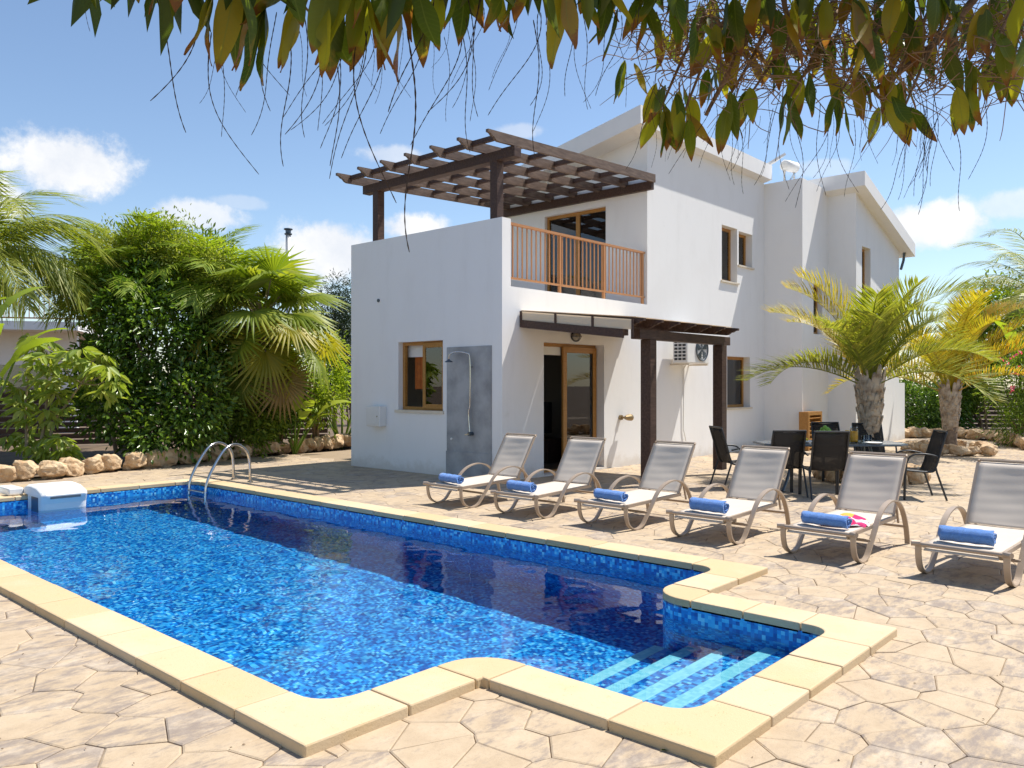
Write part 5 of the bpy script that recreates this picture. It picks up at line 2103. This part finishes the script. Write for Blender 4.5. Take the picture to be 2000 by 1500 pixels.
o['kind'] = 'stuff'
B = at_ground_fwd(1920, 26.5)
shrub('leafy_tree', 'green leafy tree behind the dark slatted fence', 'tree', B, rel(B, [(at_fwd(1960, 620, 27), 1.7, 1.2, 1.5), (at_fwd(1900, 700, 26.8), 1.2, 1.0, 1.1), (at_fwd(1880, 770, 26.8), 1.3, .8, .6)]), 600, 15, .3, .16, .07, GREEN_MID(), 132, 4, .4)

# planting beds
mb = MB()
mb.poly([(-4, 14.3, .03), (5.0, 14.3, .03), (8.2, 15.1, .03), (12.4, 16.2, .03), (16, 24, .03), (-4, 24, .03)])
tag(mb.build('planting_bed', M_SOIL), kind='structure')
mb = MB()
mb.poly([(24.2, 7.1, .03), (25.2, 6.2, .03), (24.5, 4.9, .03), (19.2, 2.3, .03), (22, -4, .03), (40, -4, .03), (40, 12, .03), (24.2, 12, .03)])
tag(mb.build('planting_bed', M_SOIL), kind='structure')


# --- slatted fences
def fence(p0, p1, h, label):
    root = tag(empty('slatted_fence', p0), label, 'fence')
    d = Vector(p1) - Vector(p0)
    L = d.length
    root.rotation_euler = (0, 0, math.atan2(d.y, d.x))
    for k in range(int(h / .14)):
        MB().box(0, L, -.012, .012, .08 + k * .14, .08 + k * .14 + .11).build('slat', M_DARKWOOD, root)
    for k in range(int(L / 1.8) + 1):
        MB().box(k * 1.8, k * 1.8 + .08, .014, .09, 0, h + .05).build('post', M_DARKWOOD, root)


fence(at_ground_fwd(-330, 17.5), at_ground_fwd(640, 21.5), 1.3, 'dark brown slatted fence behind the left planting bed')
fence(at_ground_fwd(1780, 27.5), at_ground_fwd(2250, 26), 1.3, 'dark brown slatted fence behind the far hedge')

# --- the neighbouring house behind the left bed
nh = tag(empty('neighbour_house', (0, 0, 0)), 'white neighbouring house with orange balcony rail behind the left palms', 'house')
c0 = at_ground_fwd(-420, 23)
c1 = at_ground_fwd(150, 25)
nh.location = c0
dd = c1 - c0
nh.rotation_euler = (0, 0, math.atan2(dd.y, dd.x))
LN = dd.length
wall_grid('y', 0, .3, 0, LN, 0, 3.1, [(LN - 3.2, LN - .5, .0, 2.1), (LN - 6.5, LN - 4.5, .9, 2.1)]).build('wall', M_WALL, nh)
MB().box(-.3, LN + .3, -1.2, 6, 3.1, 3.35).build('balcony_slab', M_WALL, nh)
MB().box(.3, LN - 7, 1.5, 6, 3.35, 5.9).build('upper_wall', M_WALL, nh)
MB().box(0, LN - 6.6, 1.0, 6.4, 5.9, 6.15).build('roof', M_WALL, nh)
MB().box(LN - 3.2, LN - .5, .12, .14, 0, 2.1).build('glass_door', M_GLASS, nh)
MB().box(0.3, LN, 4.5, 4.6, 0, 3.1).build('inner_wall', M_INT, nh)
rl = MB().bar((-.2, -1.1, 4.3), (LN + .2, -1.1, 4.3), .05, .05).bar((-.2, -1.1, 3.45), (LN + .2, -1.1, 3.45), .04, .04).build('balcony_rail', M_RAIL, nh)
for k in range(int(LN / .13)):
    xx = -.15 + k * .13
    MB().box(xx - .01, xx + .01, -1.11, -1.09, 3.45, 4.3).build('baluster', M_RAIL, rl)

fl = tag(empty('chimney_flue', at_ground_fwd(563, 27)), 'slim steel chimney flue rising behind the fan palm', 'chimney')
MB().tube([(0, 0, 0), (0, 0, 6.55)], .085, 12).build('pipe', pmat('galvanised_grey', (.50, .50, .50), .5, .3), fl, smooth=True)
MB().lathe([(.12, 0), (.13, .03), (.09, .06), (.09, .14), (.15, .17), (.14, .20), (.001, .23)], 14, (0, 0, 6.5)).build('cowl', M_SLATE, fl)

# ------------------------------------------------------------------ the tree overhead, its branches hanging into view
TREE = at_fwd(1000, HY, 1.4) + Vector((SA, -CA, 0)) * 4.2
TREE.z = 0
tree = tag(empty('overhanging_tree', TREE), 'broad-leaved tree overhead with browning leaves and hanging dry flower spikes', 'tree')
OLEAF = leaf_mat('overhead_leaf', (.05, .085, .012), (.12, .16, .018), (.36, .34, .03), rough=.40, trans=.5, tip=(.24, .10, .035))


def big_leaf_mesh(seed):
    """one leaf, length 1 along +x, pointed-oval, folded at the midrib, curling at the tip"""
    rng = np.random.default_rng(seed)
    N = 10
    V, Fq = [], []
    cu, tw, wd = rng.uniform(-.12, .22), rng.uniform(-.35, .35), rng.uniform(.26, .33)
    for k in range(N + 1):
        t = k / N
        hw = wd * .5 * (math.sin(math.pi * t ** .82) ** .85) + .004
        if t > .9:
            hw *= .8
        z = cu * t * t + .02 * math.sin(7 * t + seed)
        a = tw * t
        for s, fold in ((-1, .32), (0, 0), (1, .32)):
            y = s * hw * math.cos(a)
            V.append((t, y, z + abs(s) * hw * fold + s * hw * math.sin(a) + .012 * math.sin(11 * t + s * 2 + seed)))
    for k in range(N):
        for j in (0, 1):
            q = k * 3 + j
            Fq.append((q, q + 1, q + 4, q + 3))
    me = np_mesh('leaf', np.array(V), np.array(Fq), OLEAF, True)
    return me


BL = [big_leaf_mesh(k) for k in range(9)]
ro = random.Random(33)
TI = Matrix.Translation(-TREE)


def hang_leaf(p, L, lean, spread):
    o = bpy.data.objects.new('leaf', ro.choice(BL))
    COL.objects.link(o)
    o.parent = tree
    d = Vector((ro.gauss(0, spread) + lean * SA, ro.gauss(0, spread) - lean * CA, -1)).normalized()
    q = d.to_track_quat('X', 'Z') @ Euler((ro.uniform(-1.2, 1.2), 0, 0)).to_quaternion()
    # turn the blade roughly to the light, with a random roll
    o.rotation_mode = 'QUATERNION'
    o.rotation_quaternion = q
    o.location = p - TREE
    s = L * ro.uniform(.85, 1.15)
    o.scale = (s, s, s)


CL = []
branch_tips = []
for x in range(425, 830, 38):
    CL.append((x + ro.uniform(-12, 12), ro.uniform(-75, -5), 2.3, 2, .235))
for x in (455, 520, 640, 725, 770):
    CL.append((x, ro.uniform(-30, 15), 2.3, 2, .225))
for x in (245, 275, 318, 350):
    CL.append((x, ro.uniform(-135, -110), 2.3, 2, .21))
for x in range(850, 1100, 34):
    CL.append((x + ro.uniform(-12, 12), ro.uniform(-85, -15), 2.4, 2, .20))
for x in range(1090, 1340, 32):
    CL.append((x + ro.uniform(-10, 10), ro.uniform(-60, 30), 2.65, 2, .19))
for x in range(1340, 2040, 34):
    CL.append((x + ro.uniform(-14, 14), ro.uniform(-70, 60), 2.8, 2, .19))
for (x, y, nl) in ((1225, 150, 3), (1285, 195, 6), (1335, 200, 4), (1400, 150, 5), (1460, 120, 4), (1520, 130, 4), (1570, 160, 4), (1620, 160, 4), (1680, 170, 4), (1730, 150, 5), (1760, 180, 3), (1840, 110, 4),
                   (1890, 150, 4), (1950, 130, 4), (1990, 120, 4), (1440, 60, 4), (1600, 70, 4), (1700, 70, 4), (1790, 60, 4)):
    CL.append((x, y - 25, 3.05, nl, .165))
for (x, y, nl) in ((1290, 225, 6), (1335, 235, 5), (1425, 200, 4), (1545, 200, 3), (1725, 210, 4), (1765, 225, 3), (1885, 180, 4), (1470, 190, 3), (1640, 195, 3)):
    CL.append((x, y - 10, 3.0, nl, .165))
    branch_tips.append((x, y - 12))
for x in range(1290, 2020, 27):
    CL.append((x + ro.uniform(-14, 14), ro.uniform(-20, 95), 3.25, 2 if x % 3 else 3, .16))
for (x, y, f, nl, L) in CL:
    for k in range(nl):
        p = at_fwd(x + ro.uniform(-16, 16), y + ro.uniform(-14, 14), f + ro.uniform(-.12, .12))
        hang_leaf(p, L, ro.gauss(0, .12), .24)

# hanging flower spikes: knobbly strings
rq = random.Random(44)


def spike_mesh(seed):
    rng = random.Random(seed)
    pts, rr = [], []
    x = y = 0.0
    bx_, by_ = rng.uniform(-.50, .25), rng.uniform(-.3, .3)
    nseg = 34
    for k in range(nseg + 1):
        t = k / nseg
        pts.append((bx_ * t * t + .05 * math.sin(5 * t + seed), by_ * t * t + .03 * math.sin(3 * t + seed * 2), -t))
        rr.append((.0056 if k % 2 else .0030) * (1 - .35 * t))
    me = MB().tube(pts, rr, 5).mesh('flower_spike', M_CATKIN)
    return me


SP = [spike_mesh(k) for k in range(8)]


def spike(x, y, f, L):
    o = bpy.data.objects.new('flower_spike', rq.choice(SP))
    COL.objects.link(o)
    o.parent = tree
    o.location = at_fwd(x, y, f) - TREE
    o.rotation_euler = (rq.uniform(-.12, .12), rq.uniform(-.12, .12), YAW - R(90) + rq.uniform(-.5, .5))
    o.scale = (L, L, L)


for (x, y, L) in ((146, -20, .16), (285, 10, .40), (330, -10, .12), (410, 0, .36), (395, 10, .22), (475, 60, .24), (480, 90, .2), (470, 40, .3), (540, 120, .26), (560, 120, .34), (590, 100, .28), (650, 100, .36), (690, 90, .45), (670, 130, .28),
                  (720, 150, .22), (640, 90, .30), (700, 200, .3), (795, 180, .52), (830, 20, .40), (905, 60, .28), (945, 80, .30), (940, 90, .22), (1000, 90, .18), (920, 130, .2), (1060, 120, .22), (1110, 110, .22), (1120, 130, .16), (1210, 120, .22), (1190, 140, .16)):
    spike(x, min(y - 95, 60), 2.4, L * 1.1 + max(0, min(y - 95, 60) * 0 + .07))
for k in range(30):
    spike(rq.choice((rq.uniform(400, 760), rq.uniform(640, 1250))), rq.uniform(10, 75), 2.45, rq.uniform(.16, .42))
for k in range(64):
    x = rq.choice((rq.uniform(1260, 1500), rq.uniform(1500, 1760), rq.uniform(1760, 1830), rq.uniform(1800, 2000)))
    spike(x, rq.uniform(150, 250), 3.0, rq.uniform(.12, .34))

# branches, twigs and the trunk
def branch(pts, r0, r1, name='branch', mat=None):
    P = catmull(pts, 6)
    rr = [r0 + (r1 - r0) * k / (len(P) - 1) for k in range(len(P))]
    o = MB().tube([p - TREE for p in P], rr, 8).build(name, mat or M_TWIG, tree, smooth=True)
    return o


crown_c = at_fwd(1500, -260, 3.0)
tr_top = TREE + Vector((-.2, .1, 2.3))
P = catmull([TREE + Vector((0, 0, -.15)), TREE + Vector((.05, .05, 1.1)), tr_top], 8)
MB().tube([p - TREE for p in P], [.17 - .003 * k for k in range(len(P))], 12).build('trunk', M_BARK, tree, smooth=True)
branch([tr_top - Vector((0, 0, .1)), at_fwd(2300, -200, 2.9), at_fwd(1800, -120, 3.0), at_fwd(1300, -150, 2.8), at_fwd(700, -190, 2.5), at_fwd(250, -220, 2.4)], .07, .018)
branch([at_fwd(1700, -125, 3.0), at_fwd(1500, -10, 3.0), at_fwd(1440, 110, 3.0), at_fwd(1378, 225, 3.02)], .022, .006)
branch([at_fwd(1620, -125, 3.0), at_fwd(1535, -20, 2.95), at_fwd(1545, 60, 2.95), at_fwd(1530, 110, 2.95)], .014, .004)
branch([at_fwd(2000, -125, 3.0), at_fwd(1850, 60, 3.05), at_fwd(1745, 150, 3.08), at_fwd(1680, 190, 3.08)], .018, .005)
for x in (300, 480, 620, 760, 900, 1030, 1180, 1310):
    f_ = 2.4 + max(0, (x - 900)) / 1500
    branch([at_fwd(x + 60, -175, f_), at_fwd(x + 20, -90, f_), at_fwd(x, -5, f_)], .010, .004)
for (x, y) in branch_tips:
    branch([at_fwd(x + 90, 20, 3.05), at_fwd(x + 45, 110, 3.03), at_fwd(x, y, 3.0)], .008, .004)
mb = MB()
rtw = random.Random(52)
for k in range(620):
    x, y = rtw.uniform(1270, 1990), rtw.gauss(85, 60)
    if y > 215 or (x < 1400 and y > 170):
        continue
    f_ = 3.0 + rtw.uniform(-.15, .25)
    p = at_fwd(x, y, f_)
    a = rtw.uniform(0, 6.28)
    d = Vector((math.cos(a) * .8, math.sin(a) * .8, rtw.uniform(-.7, .4)))
    L = rtw.uniform(.10, .26)
    b = Vector((rtw.gauss(0, .05), rtw.gauss(0, .05), rtw.gauss(0, .05)))
    b2 = Vector((rtw.gauss(0, .05), rtw.gauss(0, .05), rtw.gauss(0, .04)))
    cv_ = catmull([p - TREE, p + d * L * .35 + b - TREE, p + d * L * .7 + b2 - TREE, p + d * L + b2 * 1.6 - TREE], 3)
    mb.tube(cv_, [.0024 - .00014 * q for q in range(len(cv_))], 4, False)
tag(mb.build('twigs', M_TWIG, tree), kind='stuff')
# unseen rest of the crown, added above the frame to shade the hanging leaves
rng = np.random.default_rng(66)
nU = 1500
xx = rng.uniform(150, 2250, nU)
yy = rng.uniform(-420, -60, nU)
ff = 2.35 + np.maximum(0, xx - 900) / 1700 + rng.uniform(-.25, .45, nU)
pos = np.array([tuple(at_fwd(a, b, c) - TREE) for a, b, c in zip(xx, yy, ff)])
dirs = rng.normal(size=(nU, 3)) * .6 + np.array([0, 0, -.5])
V, Fq = leaves_np(pos, dirs, .19, .06, rng)
o = bpy.data.objects.new('crown', np_mesh('crown', V, Fq, lmat('overhead_crown_leaf', (.030, .055, .010), (.070, .105, .014), (.15, .17, .02), trans=.38)))
COL.objects.link(o)
o.parent = tree
o['kind'] = 'stuff'

# dry litter blown over the paving
rdb = np.random.default_rng(17)
pts_ = []
while len(pts_) < 70:
    x_, y_ = rdb.uniform(-100, 2100), rdb.uniform(900, 1520)
    q_ = gnd(x_, y_, .004)
    if A0 - .02 < q_.x < A3 + .02 and B1 - .02 < q_.y < B3 + .02 or (q_.x > HX0 - .1 and q_.y > HY0 - .1):
        continue
    pts_.append(tuple(q_))
pts_ = np.array(pts_)
dr_ = rdb.normal(size=pts_.shape)
dr_[:, 2] = rdb.uniform(0, .25, len(pts_))
V, Fq = leaves_np(pts_, dr_, .013, .006, rdb, .3, .2)
o = bpy.data.objects.new('leaf_litter', np_mesh('leaf_litter', V, Fq, pmat('dry_litter', (.20, .12, .06), .9, var=.5, vscale=9)))
COL.objects.link(o)
tag(o, 'tiny dry leaf litter scattered over the paving', 'leaf litter', kind='stuff')

# a few fallen leaves on the paving
for k, (x, y) in enumerate(((1160, 1412), (305, 1322), (1312, 1466))):
    p = gnd(x, y, .004)
    o = bpy.data.objects.new('fallen_leaf', BL[k])
    COL.objects.link(o)
    o.location = p
    o.rotation_euler = (.15, -.1, 1.2 * k)
    o.scale = (.10 if k == 0 else .05,) * 3
    tag(o, ('curled green-yellow leaf lying by the inner corner of the coping', 'tiny dry leaf on the paving beside the long coping edge', 'tiny dry leaf below the coping of the pool steps')[k], 'leaf')
